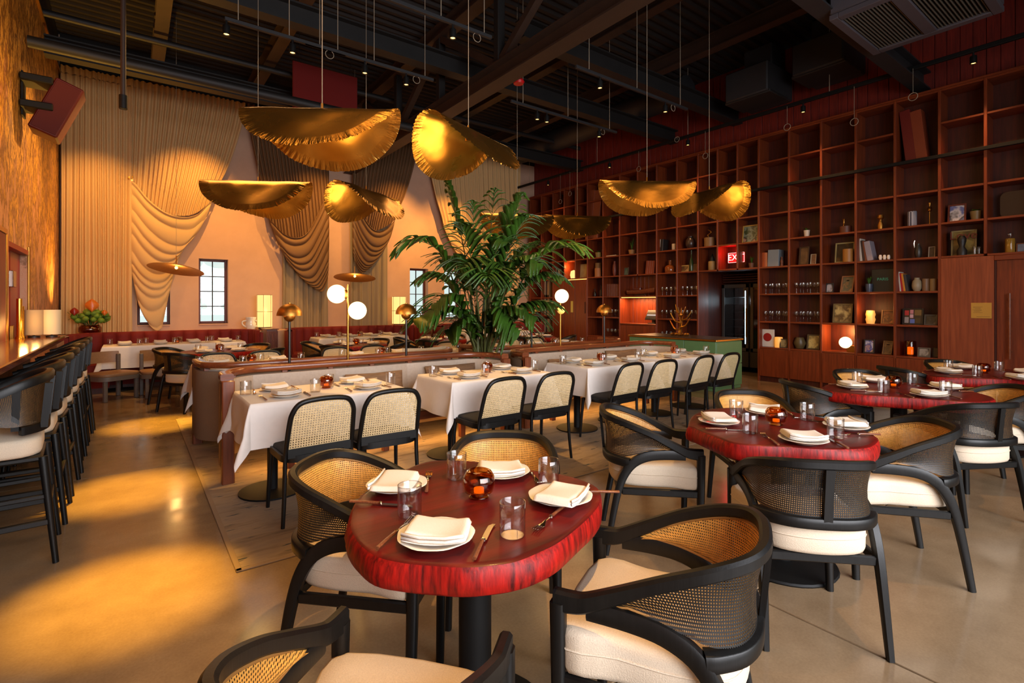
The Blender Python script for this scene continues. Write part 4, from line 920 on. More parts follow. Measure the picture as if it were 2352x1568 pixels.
curtain('bronze swagged curtain swept away from the second window, tied on its far side', (753, 320), (566, 270), [(566, 270), (580, 350), (598, 430), (617, 505)],
        [(753, 440), (735, 490), (705, 535), (678, 546), (645, 535), (617, 505)], [(753, 440), (754, 500), (754, 560), (753, 610), (751, 640)],
        [(617, 505), (632, 545), (648, 580), (664, 610), (690, 632), (722, 648)], 22, M['bronze_drape'], [(650, 756, .91, 7, 0)], M['sheer'], (750, 440))
curtain('bronze swagged curtain tied beside the plaster pier, swept towards the palm', (807, 330), (956, 340), [(956, 340), (945, 400), (928, 455), (905, 505)],
        [(807, 440), (820, 490), (838, 522), (858, 530), (882, 522), (905, 505)], [(807, 440), (807, 490), (807, 535), (808, 575), (812, 600)],
        [(905, 505), (898, 535), (888, 560), (874, 583), (858, 600), (840, 612)], 20, M['bronze_drape'], [(806, 893, .91, 6, 0)], M['sheer'], (808, 440))
curtain('cream swagged curtain nearest the bookcase, behind the tall palm', (1192, 440), (975, 396), [(975, 396), (985, 440), (998, 480), (1014, 515)],
        [(1190, 500), (1160, 545), (1120, 560), (1080, 555), (1045, 545), (1014, 515)], [(1190, 500), (1190, 540), (1190, 590), (1190, 640), (1190, 690)],
        [(1014, 515), (1026, 545), (1042, 575), (1065, 610), (1095, 650), (1140, 700)], 22, M['drape'], [(1118, 1192, .91, 6, 0)], M['sheer'], None)

# ------------------------------------------------------------------ ledge, velvet banquettes, pedestals
struct(MB().span((X0, 11.42, 0), (9.43, Y1 - .01, .90), .01).obj('trim_1', M['plaster']))
def upath(xa, xb, yb, yw, r, n=9):
    P = [(xa, yw)]
    for k in range(n + 1):
        a = pi - (pi / 2) * k / n; P.append((xa + r + r * cos(a), yb - r + r * sin(a)))
    for k in range(n + 1):
        a = pi / 2 - (pi / 2) * k / n; P.append((xb - r + r * cos(a), yb - r + r * sin(a)))
    P.append((xb, yw)); return P
def resample(P, step):
    L = [0]
    for a, b in zip(P, P[1:]): L.append(L[-1] + hypot(b[0] - a[0], b[1] - a[1]))
    n = max(2, round(L[-1] / step)); out = []
    for i in range(n + 1):
        s = L[-1] * i / n; j = 0
        while j < len(P) - 2 and L[j + 1] < s: j += 1
        f = (s - L[j]) / (L[j + 1] - L[j]); out.append((lerp(P[j][0], P[j + 1][0], f), lerp(P[j][1], P[j + 1][1], f)))
    return out
def velvet_unit(xa, xb, label, yb=11.36, yw=10.55):
    o = thing('velvet_banquette', label, 'banquette', (0, 0, 0), 0, 'red velvet banquettes along the back wall')
    P = upath(xa, xb, yb, yw, .5); Q = resample(P, .2)
    MB().sweep([(x, y, 0) for x, y in resample(P, .1)], [(0, .08), (.52, .08), (.54, .40), (.52, .45), (0, .45)]).obj('seat', M['velvet'], o, 50)
    MB().sweep([(x, y, 0) for x, y in resample(P, .1)], [(.04, 0), (.46, 0), (.46, .08), (.04, .08)]).obj('plinth', M['dark_mahogany'], o)
    MB().sweep([(x, y, 0) for x, y in resample(P, .1)], [(-.03, .1), (.02, .1), (.02, .90), (-.03, .90)]).obj('back_shell', M['velvet'], o)
    for (ax, ay), (bx, by) in zip(Q, Q[1:]):
        tx, ty = bx - ax, by - ay; L = hypot(tx, ty); nx, ny = ty / L, -tx / L
        def f(u, v):
            b = .028 + .062 * max(0, sin(pi * u)) ** .55; z = .43 + .50 * min(1, v / .8); 
            if v > .8: q = (v - .8) / .2; b = b * (1 - q) - .03 * q; z = .93 + .018 * sin(pi * q)
            return (ax + tx * u + nx * b, ay + ty * u + ny * b, z)
        MB().grid(f, 8, 10).obj('channel', M['velvet'], o, 180)
    return o
velvet_unit(-.80, 1.98, 'red velvet channelled banquette nearest the gold wall')
velvet_unit(2.50, 5.40, 'red velvet channelled banquette under the bronze curtains')
velvet_unit(5.86, 8.95, 'red velvet channelled banquette behind the palm')
for x, nm in ((2.24, 'between the first two red banquettes'), (5.63, 'between the second and third red banquettes')):
    o = thing('fluted_pedestal', 'fluted wooden pedestal ' + nm, 'pedestal', (x, 11.0, 0))
    MB().span((-.10, -.1, 0), (.10, .4, .93), .004).obj('core', M['rail_wood'], o)
    for k in range(9): MB().tube([(-.095 + k * .0238, -.105, 0.02), (-.095 + k * .0238, -.105, .90)], .011, 6).obj('flute', M['post_wood'], o)
    MB().span((-.12, -.13, .93), (.12, .4, .95), .004).obj('cap', M['rail_wood'], o)

# lamps, vases and sculpture on the ledge
ZL = .901
def lantern(px0, px1, pyt, label, Y=11.55):
    a, b = at_Y(px0, pyt, Y), at_Y(px1, pyt, Y); x = (a[0] + b[0]) / 2; r = (b[0] - a[0]) / 2; h = a[1] - ZL
    o = thing('paper_lantern', label, 'lamp', (x, Y, ZL), 0, 'paper lanterns on the ledge')
    MB().lathe([(0, 0), (r * .8, 0), (r * .8, .06), (0, .06)], 20).obj('base', flat((50, 34, 24)), o)
    MB().lathe([(r, .06), (r, h)], 24).obj('paper_shade', M['lantern'], o, 60)
    for k in range(6):
        t = k * pi / 3 + .2; MB().tube([(r * 1.01 * cos(t), r * 1.01 * sin(t), .06), (r * 1.01 * cos(t), r * 1.01 * sin(t), h)], .004, 5).obj('rib', flat((120, 76, 36)), o)
    for z in (.06, .06 + (h - .06) * .48, h): MB().lathe([(r, z - .004), (r * 1.02, z), (r, z + .004)], 24).obj('hoop', flat((120, 76, 36)), o)
    point((x, Y - .16, ZL + h * .55), 7, (1, .56, .2), .1)
lantern(590, 625, 677, 'glowing paper lantern beside the white handled vase')
lantern(902, 931, 681, 'glowing paper lantern beside the wooden hand')
x, z = at_Y(578, 740, 11.5)
v = thing('handled_vase', 'white two-handled vase on the ledge beside the first lantern', 'vase', (x, 11.6, ZL))
MB().lathe([(0, 0), (.07, 0), (.09, .06), (.10, .14), (.075, .19), (.10, .24), (.10, .27), (.085, .27), (.07, .19), (0, .15)], 18).obj('body', M['porcelain'], v, 60)
for s in (-1, 1): MB().tube(cr([(s * .085, 0, .07), (s * .15, 0, .12), (s * .15, 0, .18), (s * .08, 0, .2)], 5), .016, 8).obj('handle', M['porcelain'], v)
x, z = at_Y(207, 768, 11.5)
fv = thing('flower_arrangement', 'glass bowl of green blooms and orange anthuriums before the cream curtain', 'flowers', (x, 11.5, ZL))
MB().lathe([(0, 0), (.11, .0), (.165, .06), (.165, .13), (.13, .17), (.125, .165), (.155, .125), (.155, .06), (.1, .01), (0, .01)], 20).obj('bowl', M['amber'], fv, 60)
random.seed(3)
M['bloom'] = simple('green_bloom', (104, 136, 36), .7, 0, .3, 20); M['anth'] = simple('orange_anthurium', (206, 112, 34), .35); M['anth_red'] = simple('red_anthurium', (150, 40, 26), .35)
for k in range(34):
    a = random.random() * 6.28; e = random.random() ** .5; c = (cos(a) * .25 * e, sin(a) * .16 * e, .22 + .24 * (1 - e * .6) * random.random() + .02)
    MB().lathe([(0, -.05), (.045, -.02), (.055, .01), (.03, .045), (0, .05)], 7, c).obj('bloom', M['bloom'], fv, 60)
for k, (dx, dz, m, s) in enumerate(((.03, .50, 'anth', .13), (-.20, .40, 'anth_red', .08), (.20, .38, 'anth', .06))):
    MB().tube(cr([(0, 0, .1), (dx * .5, -.05, dz * .6), (dx, -.1, dz)], 4), .006, 5).obj('stem', M['stem'], fv)
    g = MB(); g.grid(lambda u, v: (dx + s * (1.15 * sin(pi * v)) * (u - .5) * 1.3, -.12 - .04 * sin(pi * u), dz + s * (v - .5) * 1.7 + .25 * s * abs(u - .5)), 6, 6); g.obj('spathe', M[m], fv, 180)
for k in range(9): 
    a = -.3 + k * .45; p = [(cos(a) * .05, sin(a) * .05, .15), (cos(a) * .2, sin(a) * .12 - .05, .3), (cos(a) * .3, sin(a) * .16 - .06, .2 + .2 * random.random())]
    MB().sweep(cr(p, 4), lambda i, t: [(-.04 * sin(pi * min(t + .05, .98)), 0), (0, .006), (.04 * sin(pi * min(t + .05, .98)), 0)], cap=False).obj('leaf', M['leaf'], fv)
# wooden hand on the sill
x, z = at_Y(974, 735, 11.62)
hd = thing('hand_sculpture', 'upright carved wooden hand on the ledge before the third window', 'sculpture', (x, 11.6, ZL))
MB().lathe([(0, 0), (.06, 0), (.05, .05), (.045, .10)], 14).obj('wrist', M['rail_wood'], hd)
MB().sweep(cr([(0, 0, .08), (0, 0, .16), (.005, 0, .25), (.01, 0, .33)], 4), lambda i, t: [((.045 + .035 * t) * cos(q * pi / 6), (.028 - .004 * t) * sin(q * pi / 6)) for q in range(12)], (0, 1, 0)).obj('palm', M['rail_wood'], hd)
for k, (fx, L, tl) in enumerate(((-.062, .17, -.05), (-.02, .215, -.025), (.025, .20, .0), (.062, .155, .025))):
    MB().tube(cr([(fx, 0, .30), (fx + tl * .3, -.008, .30 + L * .5), (fx + tl, -.03, .30 + L)], 5), lambda t: .02 * (1 - .45 * t), 8).obj('finger', M['rail_wood'], hd)
MB().tube(cr([(-.05, 0, .14), (-.10, -.01, .22), (-.115, -.02, .31)], 5), lambda t: .023 * (1 - .4 * t), 8).obj('thumb', M['rail_wood'], hd)
x, z = at_Y(1125, 740, 11.5)
dl = thing('dome_lamp', 'glowing dome shaded lamp on the ledge behind the palm', 'lamp', (x, 11.5, ZL))
MB().lathe([(0, 0), (.09, 0), (.09, .02), (.02, .03), (.02, .15), (0, .15)], 16).obj('base', M['brass'], dl)
MB().lathe([(.22, .10), (.20, .22), (.14, .34), (.06, .40), (0, .41)], 20).obj('shade', M['lantern'], dl, 60)
point((x, 11.2, ZL + .25), 7, (1, .5, .16), .1)
for k, (px, lab) in enumerate(((405, 'flat round brass pendant over the first velvet banquette table'), (815, 'flat round brass pendant over the second velvet banquette table'))):
    X, z = at_Y(px, (617, 636)[k], 10.2)
    fp = thing('disc_pendant', lab, 'pendant lamp', (X, 10.2, z), 0, 'flat brass pendants')
    Mt = Matrix.Rotation(radians(-10), 3, Vector((CY, -SY, 0))) @ Matrix.Rotation(radians((3, -1)[k]), 3, 'Y')
    MB().lathe([(0, .06), (.06, .055), (.25, .03), (.40, -.01), (.41, -.02), (.395, -.018), (.25, .018), (.05, .04), (0, .04)], 32, (0, 0, 0), Mt).obj('shade', M['dark_brass'], fp, 50)
    MB().lathe([(0, -.01), (.02, 0), (.025, .02), (.015, .04), (0, .04)], 12).obj('bulb', M['bulb'], fp)
    MB().tube([(0, 0, .05), (0, 0, .22)], .009, 8).obj('stem', M['dark_brass'], fp)
    MB().tube([(0, 0, .22), (0, 0, 6.2 - z)], .003, 5).obj('cable', M['cable'], fp)
    point((X, 10.2, z - .10), 9, WARM, .04)

# ------------------------------------------------------------------ bar counter and what stands on it
bar = thing('bar_counter', 'long glossy wooden bar counter along the gold wall', 'bar counter', (-.80, 5, 0))
MB().span((-.198, -2.9, 1.02), (.20, 2.72, 1.07), .008).obj('bar_top', wood('bar_top_wood', (96, 40, 18), (150, 76, 36), .16, .7, 1, .5), bar)
for k in range(9): MB().span((-.10, -2.85 + k * .61, .1), (-.08, -2.85 + k * .61 + .60, 1.02), .004).obj('front_panel', M['dark_mahogany'], bar)
MB().span((-.198, -2.85, 0), (-.10, 2.65, 1.02)).obj('carcass', M['dark_mahogany'], bar)
MB().tube([(-.02, -2.8, .2), (-.02, 2.6, .2)], .02, 10).obj('foot_rail', M['brass'], bar)
for k in range(6): MB().tube([(-.02, -2.7 + k * 1.04, .2), (-.1, -2.7 + k * 1.04, .2)], .012, 8).obj('rail_bracket', M['brass'], bar)
for k, (x, y, m, lab) in enumerate(((-.70, 7.58, 'parchment', 'cream drum shaded lamp at the end of the bar'), (-.84, 7.55, 'reflected_parchment', 'greyer stand-in for the cream drum lamp reflected in the gold wall'))):  # the greyer lamp is added for the cream one's reflection in the wall
    if m not in M: M[m] = simple(m, (226, 206, 170) if k == 0 else (168, 144, 116), .8)
    o = thing('drum_lamp', lab, 'lamp', (x, y, 1.071)); MB().lathe([(0, 0), (.05, 0), (.05, .015), (.01, .02), (.01, .05), (0, .05)], 14).obj('base', flat((40, 30, 24)), o)
    MB().lathe([(.08, .03), (.08, .30), (.076, .30), (.076, .03)], 22).obj('shade', M[m], o, 50)
for k, (y, h) in enumerate(((7.34, .42), (7.46, .34))):
    o = MB().lathe([(0, 0), (.035, 0), (.03, .02), (.024, .03), (.024, h), (0, h)], 14).obj('brass_cylinder', simple('lit_brass', (220, 170, 70), .25, 1), None, 40, (-.93, y, 1.071))
    tag(o, ('tall polished brass cylinder on the bar beside the red door', 'shorter polished brass cylinder on the bar near the drum lamps')[k], 'ornament')
point((-.80, 7.3, 1.25), 2.2, (1, .55, .15), .03); point((-.85, 6.95, 1.2), 2, (1, .5, .12), .03)
# ------------------------------------------------------------------ central banquettes
ZR = .875
def booth(xa, xb, front, label):
    """a bench with a wrapped back; built facing -Y from its inner back line, turned for the ones facing the velvet side"""
    cx = (xa + xb) / 2; hw = (xb - xa) / 2; yb = 5.08 if front else 5.52
    o = thing('banquette', label, 'banquette', (cx, yb, 0), 0 if front else pi, 'walnut and leather banquettes in the middle')
    r = .34; yw = -.46 if front else -.60
    P = upath(-hw, hw, 0, yw, r); Q = resample(P, .06)
    MB().sweep([(x, y, ZR - .055) for x, y in Q], [(-.04, 0), (.035, 0), (.045, .01), (.045, .045), (.035, .055), (-.04, .055), (-.05, .045), (-.05, .01)]).obj('top_rail', M['rail_wood'], o, 50)
    inner = resample(P, .05); n = len(inner); cuts = [0, n * .17, n * .39, n * .61, n * .83, n - 1]
    for a, b in zip(cuts, cuts[1:]):
        seg = inner[int(a):int(b) + 1]
        MB().sweep([(x, y, 0) for x, y in seg], lambda i, t: [(-.01, .40), (.05 + .02 * sin(pi * t) ** .5, .40), (.055 + .025 * sin(pi * t) ** .5, .62), (.04 + .02 * sin(pi * t) ** .5, .80), (.0, .805)]).obj('back_pad', M['beige_leather'], o, 60)
    MB().sweep([(x, y, 0) for x, y in Q], [(-.045, .13), (-.012, .13), (-.012, .79), (-.045, .79)]).obj('outer_panel', M['taupe_fabric'], o, 50)
    for k in range(7):
        x, y = Q[int(len(Q) * (.12 + k * .127))]; MB().box((x, y, .80), (.05, .05, .045), .004, atan2(y, x) * 0).obj('rail_block', M['post_wood'], o)
    for s in (-1, 1):
        MB().span((s * hw - .045, yw - .05, 0), (s * hw + .045, yw + .03, ZR - .05), .008).obj('end_post', M['post_wood'], o)
        MB().box((s * (hw - .5), -.36, .15), (.06, .06, .3), .006).obj('bench_leg', M['post_wood'], o)
    MB().box((0, -.36, .15), (.06, .06, .3), .006).obj('bench_leg', M['post_wood'], o)
    MB().box((0, -.245, .31), (2 * hw - .42, .34, .10), .01).obj('bench_apron', M['rail_wood'], o)
    pp = [(hw - .07, -.44), (hw - .07, -.34)] + [(hw - .34 + .27 * cos(a * pi / 12), -.30 + .25 * sin(a * pi / 12)) for a in range(1, 7)]
    pp = pp + [(-x, y) for x, y in reversed(pp)]
    cushion(MB(), pp, .362, .452, .025, .004).obj('seat_pad', M['beige_leather'], o, 60)
    MB().box((0, -.16, .248), (2 * hw - .4, .012, .006)).obj('under_light', M['led'], o)
    return o
booth(.62, 3.36, True, 'walnut banquette with taupe back behind the two front linen tables')
booth(3.66, 6.46, True, 'walnut banquette with taupe back nearer the green counter')
booth(.55, 3.30, False, 'walnut banquette facing the velvet ones, backing onto the bar side booth')
booth(3.72, 6.46, False, 'walnut banquette facing the velvet ones, beyond the palm')
for x in (1.3, 2.6, 4.4, 5.6): area((x, 4.78, .24), (0, 0, 0), 1.1, .02, 5, (1, .5, .12))
# cushions on the benches
def pillow(x, y, w_, h, m, label, rz=0, tilt=18, rx=0):
    Mx = Matrix.Rotation(rz, 3, 'Z') @ Matrix.Rotation(radians(-tilt), 3, 'X') @ Matrix.Rotation(rx, 3, 'Y')
    g = MB()
    for s in (-1, 1):
        def f(u, v):
            a, b = 2 * u - 1, 2 * v - 1; e = max(0, (1 - a ** 4) * (1 - b ** 4)) ** .5; k = 1 - .06 * (1 - abs(a)) * abs(b) - .06 * (1 - abs(b)) * abs(a)
            return tuple(Mx @ Vector((a * w_ / 2 * k, s * .075 * e, b * h / 2 * k)) + Vector((0, 0, h / 2 + .0)))
        g.grid(f if s < 0 else (lambda u, v: f(1 - u, v)), 12, 12)
    o = g.obj('throw_pillow', M[m], None, 180, (x, y, .452)); return tag(o, label, 'pillow', 'pillows on the banquettes')
pillow(1.98, 4.92, .60, .30, 'stripe_pillow', 'long dark striped pillow between the two front linen tables')
pillow(1.72, 4.80, .50, .26, 'sand_pillow', 'sand coloured pillow behind the first linen table', .1)
pillow(.86, 4.92, .26, .24, 'stripe_pillow', 'small brown pillow in the corner by the end post', .5)
pillow(2.85, 4.90, .62, .32, 'stripe_pillow', 'brown striped pillow behind the second linen table', -.05)
pillow(4.55, 4.92, .5, .28, 'stripe_pillow', 'brown pillow behind the third linen table')
pillow(5.7, 4.92, .6, .33, 'stripe_pillow', 'brown striped pillow by the far corner of the counter side booth', -.1)
pillow(2.9, 5.72, .6, .46, 'sand_pillow', 'golden sand pillow peeking over the rear booth rail', 0, -14)

# lamps standing between the booths
def dome_lamp(px, pyt, label):
    t = (px - CX) / F; Y = 5.3; X = Y * (SY + CY * t) / (CY - SY * t); d = SY * X + CY * Y; zt = HZ(pyt, d)
    o = thing('mushroom_lamp', label, 'floor lamp', (X, Y, 0), 0, 'brass dome lamps between the booths')
    MB().lathe([(0, 0), (.12, 0), (.12, .02), (.02, .03), (0, .03)], 20).obj('base', M['black_metal'], o)
    MB().tube([(0, 0, .02), (0, 0, zt - .16)], .013, 10).obj('pole', simple('gunmetal', (70, 68, 66), .3, .8), o)
    MB().lathe([(.118 * cos(a * pi / 20), zt - .118 + .118 * sin(a * pi / 20)) for a in range(11)] + [(.0, zt)], 28).obj('dome', M['dark_brass'], o, 60)
    MB().lathe([(.114 * cos(a * pi / 20), zt - .119 + .114 * sin(a * pi / 20)) for a in range(11)], 28).obj('dome_lining', flat((214, 180, 120), .5), o, 60)
    MB().lathe([(0, zt + .012), (.008, zt + .008), (.008, zt - .002)], 10).obj('finial', M['brass'], o)
    MB().lathe([(.055 * sin(a * pi / 12), zt - .125 - .055 * cos(a * pi / 12)) for a in range(13)], 20).obj('ball', M['dark_brass'], o, 60)
    point((X, Y, zt - .05), 2.4, SOFT, .03)
dome_lamp(665, 697, 'brass dome lamp on a dark pole, nearest the bar'); dome_lamp(933, 697, 'brass dome lamp between the bar side globe lamp and the palm')
dome_lamp(1221, 695, 'brass dome lamp just beyond the palm'); dome_lamp(1388, 699, 'brass dome lamp nearest the green counter')
def globe_lamp(px, pyt, globes, label, lean=0):
    t = (px - CX) / F; Y = 5.3; X = Y * (SY + CY * t) / (CY - SY * t); d = SY * X + CY * Y; zt = HZ(pyt, d)
    o = thing('globe_lamp', label, 'floor lamp', (X, Y, 0), 0)
    MB().lathe([(0, 0), (.13, 0), (.13, .02), (.02, .03), (0, .03)], 20).obj('base', M['brass'], o)
    MB().tube([(lean, 0, .02), (0, 0, zt)], .013, 10).obj('pole', M['brass'], o)
    for (dx, dy, py, r) in globes:
        z = HZ(py, d); c = (dx, dy, z)
        if r == 0:
            MB().lathe([(0, -.012), (.055, -.010), (.055, .012), (0, .016)], 20, (-.02, -.035, z), Matrix.Rotation(-YAW, 3, 'Z') @ Matrix.Rotation(pi / 2, 3, 'X')).obj('cap', M['brass'], o); continue
        MB().lathe([(r * sin(a * pi / 14), -r * cos(a * pi / 14)) for a in range(15)], 28, c).obj('globe', M['white_emit'], o, 180)
        dv = Vector((dx, dy, 0)); dv.normalize()
        MB().lathe([(0, -.012), (r * .5, -.012), (r * .5, .012), (0, .012)], 18, (dv.x * .028, dv.y * .028, z), Matrix.Rotation(pi / 2, 3, 'Y') if abs(dv.x) > .7 else Matrix.Rotation(pi / 2, 3, 'X')).obj('cap', M['brass'], o)
        point((X + dx * 1.0, Y + dy - .16, z), 5.5, (1, .66, .3), .09)
globe_lamp(799, 653, ((-.115 * CY, .115 * SY, 675, .098), (.10 * CY, -.10 * SY, 713, .094)), 'brass pole lamp with two glowing globes, on the bar side of the palm')
globe_lamp(1287, 664, ((0, -.03, 680, .097), (.07, .10, 712, .0)), 'brass pole lamp with one glowing globe, between the palm and the green counter')
# ------------------------------------------------------------------ tables
def linen_table(X, Y, W, D, label, clabel, drop=.31, seed=1, bases=True, kd=.0):
    t = thing('dining_table', label, 'table', (X, Y, 0), 0, 'linen covered tables')
    MB().box((0, 0, .722), (W - .02, D - .02, .036), .006).obj('table_top', M['rail_wood'], t)
    for s in ((-1, 1) if bases else (0,)):
        MB().lathe([(0, 0), (.235, 0), (.235, .012), (.05, .02), (0, .02)], 28, (s * (W / 2 - .22), .06, .009)).obj('base_disc', M['black_metal'], t)
        MB().tube([(s * (W / 2 - .22), .06, .02), (s * (W / 2 - .22), .06, .705)], .038, 14).obj('column', M['black_metal'], t)
    rnd = random.Random(seed); ph = [rnd.random() * 6 for _ in range(6)]
    NX, NY = 56, 40; hw, hd = W / 2, D / 2
    def f(u, v):
        px = (2 * u - 1) * (hw + drop); py = (2 * v - 1) * (hd + drop)
        cx, cy = max(-hw, min(hw, px)), max(-hd, min(hd, py)); ox, oy = px - cx, py - cy; L = hypot(ox, oy)
        if L < 1e-6: return (px, py, .752)
        wav = .018 * sin(9 * px + ph[0]) + .014 * sin(12 * py + ph[1])
        a = atan2(abs(oy), abs(ox)) / (pi / 2)
        corner = 4 * a * (1 - a) if ox and oy else 0
        out = L * (.05 + .24 * corner ** 3) + abs(wav) * min(1, L / drop)
        ang = atan2(oy, ox)
        e = min(1, L / .02)
        return (cx + cos(ang) * (out + .006 * e), cy + sin(ang) * (out + .006 * e), .752 - .004 * e - max(0, L - .004) * (.985 - .04 * corner))
    def g(u, v):   # denser rows near the table edge
        return f(u, v)
    m = MB(); 
    def ax(h, n_in, n_out):
        P = [-(h + drop) + drop * i / n_out for i in range(n_out)] + [-h, -h + .006] + [-h + 2 * h * i / n_in for i in range(1, n_in)] + [h - .006, h] + [h + drop * (i + 1) / n_out for i in range(n_out)]
        return [(p / (h + drop) + 1) / 2 for p in P]
    A, B = ax(hw, 16, 14), ax(hd, 10, 14); vs = [f(u, v) for u in A for v in B]; k = len(B)
    m.add(vs, [(i * k + j, (i + 1) * k + j, (i + 1) * k + j + 1, i * k + j + 1) for i in range(len(A) - 1) for j in range(k - 1)])
    c = m.obj('tablecloth', M['white_cloth'], None, 180, (X, Y, 0)); tag(c, clabel, 'tablecloth', 'white tablecloths'); return t
FT = [(1.22, 4.16, 1.14, .66), (2.80, 4.17, 1.14, .66), (4.44, 4.17, 1.12, .66), (5.86, 4.16, 1.2, .66)]
FN = ['first front linen table, nearest the bar', 'second front linen table', 'third front linen table', 'fourth front linen table, nearest the green counter']
for k, (x, y, a, b) in enumerate(FT): linen_table(x, y, a, b, 'linen covered table, the ' + FN[k], 'long white cloth on the ' + FN[k], .31, k + 1)
RT_ = [(1.12, 6.49), (2.70, 6.49), (4.45, 6.49), (5.80, 6.49)]
RN = ['first rear booth table, nearest the bar', 'second rear booth table', 'third rear booth table, beyond the palm', 'fourth rear booth table']
for k, (x, y) in enumerate(RT_): linen_table(x, y, 1.14, .62, 'linen covered table, the ' + RN[k], 'white cloth on the ' + RN[k], .31, k + 11)
VT = [(.66, 10.72, 2.05, .62), (3.95, 10.7, 1.9, .62), (7.35, 10.65, 1.9, .62)]
VN = ['velvet booth table nearest the gold wall', 'velvet booth table under the bronze curtains', 'velvet booth table behind the palm']
for k, (x, y, a, b) in enumerate(VT): linen_table(x, y, a, b, 'long linen covered ' + VN[k], 'white cloth on the ' + VN[k], .36, k + 21)
def back_z(px): return [(x, y) for x, y in px]
def slab_table(poly, X, Y, label, seed, col=True):
    t = thing('live_edge_table', label, 'table', (X, Y, 0), 0, 'red live-edge tables')
    P = [(v.x, v.y) for v in cr([(x - X, y - Y, 0) for x, y in poly], 4, True)]; n = len(P)
    area_ = sum(P[i][0] * P[(i + 1) % n][1] - P[(i + 1) % n][0] * P[i][1] for i in range(n))
    if area_ < 0: P.reverse()
    rnd = random.Random(seed); nz = [.004 * sin(i * .55 + seed) + .006 * sin(i * .23) for i in range(n)]
    def ring(k, b): return [(x * (1 + (k + nz[i] * b) / hypot(x, y)), y * (1 + (k + nz[i] * b) / hypot(x, y))) for i, (x, y) in enumerate(P)]
    rings = [(ring(-.02, 0), .750), (ring(-.006, 0), .7495), (ring(.0, .2), .745), (ring(.007, .8), .732), (ring(.012, 1.2), .70), (ring(.008, 1), .674), (ring(-.010, .3), .662)]
    m = MB(); vs = [(x, y, z) for r, z in rings for x, y in r]
    top = MB(); top.add([(x, y, z) for r, z in rings[:3] for x, y in r], [tuple(range(n))] + [(k * n + i, k * n + (i + 1) % n, (k + 1) * n + (i + 1) % n, (k + 1) * n + i) for k in range(2) for i in range(n)])
    # faces below wind outward when walked bottom up
    top.f = [top.f[0]] + [tuple(reversed(f)) for f in top.f[1:]]
    top.obj('table_top', M['red_top'], t, 50)
    e = MB(); rr = rings[2:]; e.add([(x, y, z) for r, z in rr for x, y in r], [tuple(reversed((k * n + i, k * n + (i + 1) % n, (k + 1) * n + (i + 1) % n, (k + 1) * n + i))) for k in range(len(rr) - 1) for i in range(n)] + [tuple(range(len(rr) * n - 1, (len(rr) - 1) * n - 1, -1))])
    e.obj('bark_edge', M['red_edge'], t, 60)
    MB().tube([(0, 0, .03), (0, 0, .664)], .055, 20).obj('column', M['black_metal'], t)
    MB().lathe([(0, 0), (.27, 0), (.275, .008), (.27, .018), (.06, .03), (0, .03)], 32).obj('base_disc', M['black_metal'], t); return t
def outline(px): return [at_z(x, y, .75) for x, y in px]
L1 = outline([(807, 1196), (829, 1135), (907, 1090), (954, 1067), (1005, 1056), (1106, 1060), (1229, 1080), (1287, 1087), (1345, 1104), (1374, 1120), (1381, 1145), (1366, 1170), (1338, 1199), (1287, 1239), (1236, 1264), (1182, 1286), (1124, 1295), (1062, 1299), (997, 1296), (936, 1290), (870, 1275), (831, 1250), (814, 1225)])
L2 = outline([(1580, 974), (1594, 951), (1635, 938), (1704, 936), (1790, 941), (1859, 953), (1928, 967), (1980, 985), (2012, 1001), (2016, 1012), (1994, 1025), (1945, 1029), (1876, 1029), (1808, 1024), (1739, 1022), (1687, 1017), (1653, 1005), (1622, 993), (1594, 981)])
L3 = outline([(1889, 888), (1909, 881), (1960, 878), (2030, 876), (2110, 880), (2190, 890), (2260, 905), (2284, 917), (2230, 922), (2140, 916), (2050, 910), (1990, 906), (1930, 900), (1896, 895)])
L4 = outline([(2119, 852), (2140, 847), (2200, 844), (2290, 846), (2360, 851), (2400, 859), (2380, 868), (2310, 870), (2245, 868), (2180, 866), (2138, 862)])
C1, C2, C3, C4 = (.93, 1.45), (2.90, 1.37), (4.96, 1.42), (6.75, 1.2)
BLOB = [(.47 * (1 + .06 * sin(3 * a * .5236 + 1) + .05 * cos(2 * a * .5236)) * cos(a * .5236), .46 * (1 + .05 * sin(2 * a * .5236)) * sin(a * .5236)) for a in range(12)]
slab_table(L1, *C1, 'red live-edge table nearest the camera, set for four', 1)
slab_table(L2, *C2, 'red live-edge table second from the camera', 2)
slab_table(L3, *C3, 'red live-edge table third from the camera', 3)
slab_table(L4, *C4, 'red live-edge table by the panelled door, farthest of the front row', 4)
FC = [(1.05, 8.58), (3.10, 8.60), (4.85, 8.78), (6.80, 8.35)]
FCN = ['far red table nearest the bar', 'far red table in front of the bronze curtains', 'far red table left of the palm', 'far red table between palm and bookcase']
for k, (x, y) in enumerate(FC): slab_table([(x + a * 1.05, y + b * 1.05) for a, b in BLOB], x, y, 'round live-edge table, the ' + FCN[k], 7 + k)

# ------------------------------------------------------------------ armchair: bent black frame, woven back, cream seat
def sym(P):  # right half from the back centre -> whole, from the left tip to the right tip
    return [(-x, y, z) for x, y, z in reversed(P[1:])] + list(P)
RAIL = [(0, -.318, .778), (.11, -.308, .776), (.195, -.262, .768), (.248, -.165, .744), (.266, -.04, .704), (.264, .08, .655), (.256, .19, .610), (.252, .235, .600), (.250, .31, .598)]
LEGR = [(.262, -.30, 0), (.258, -.262, .20), (.256, -.225, .36), (.256, -.185, .46), (.259, -.125, .532), (.261, -.04, .570), (.258, .07, .582), (.253, .20, .582)]
BAND = [(0, -.290, .536), (.11, -.281, .536), (.19, -.246, .535), (.240, -.185, .532), (.254, -.150, .530)]
BOTC = [(0, -.292, .556), (.11, -.283, .556), (.192, -.245, .556), (.240, -.175, .560), (.256, -.10, .580), (.258, -.02, .600), (.257, .07, .612)]
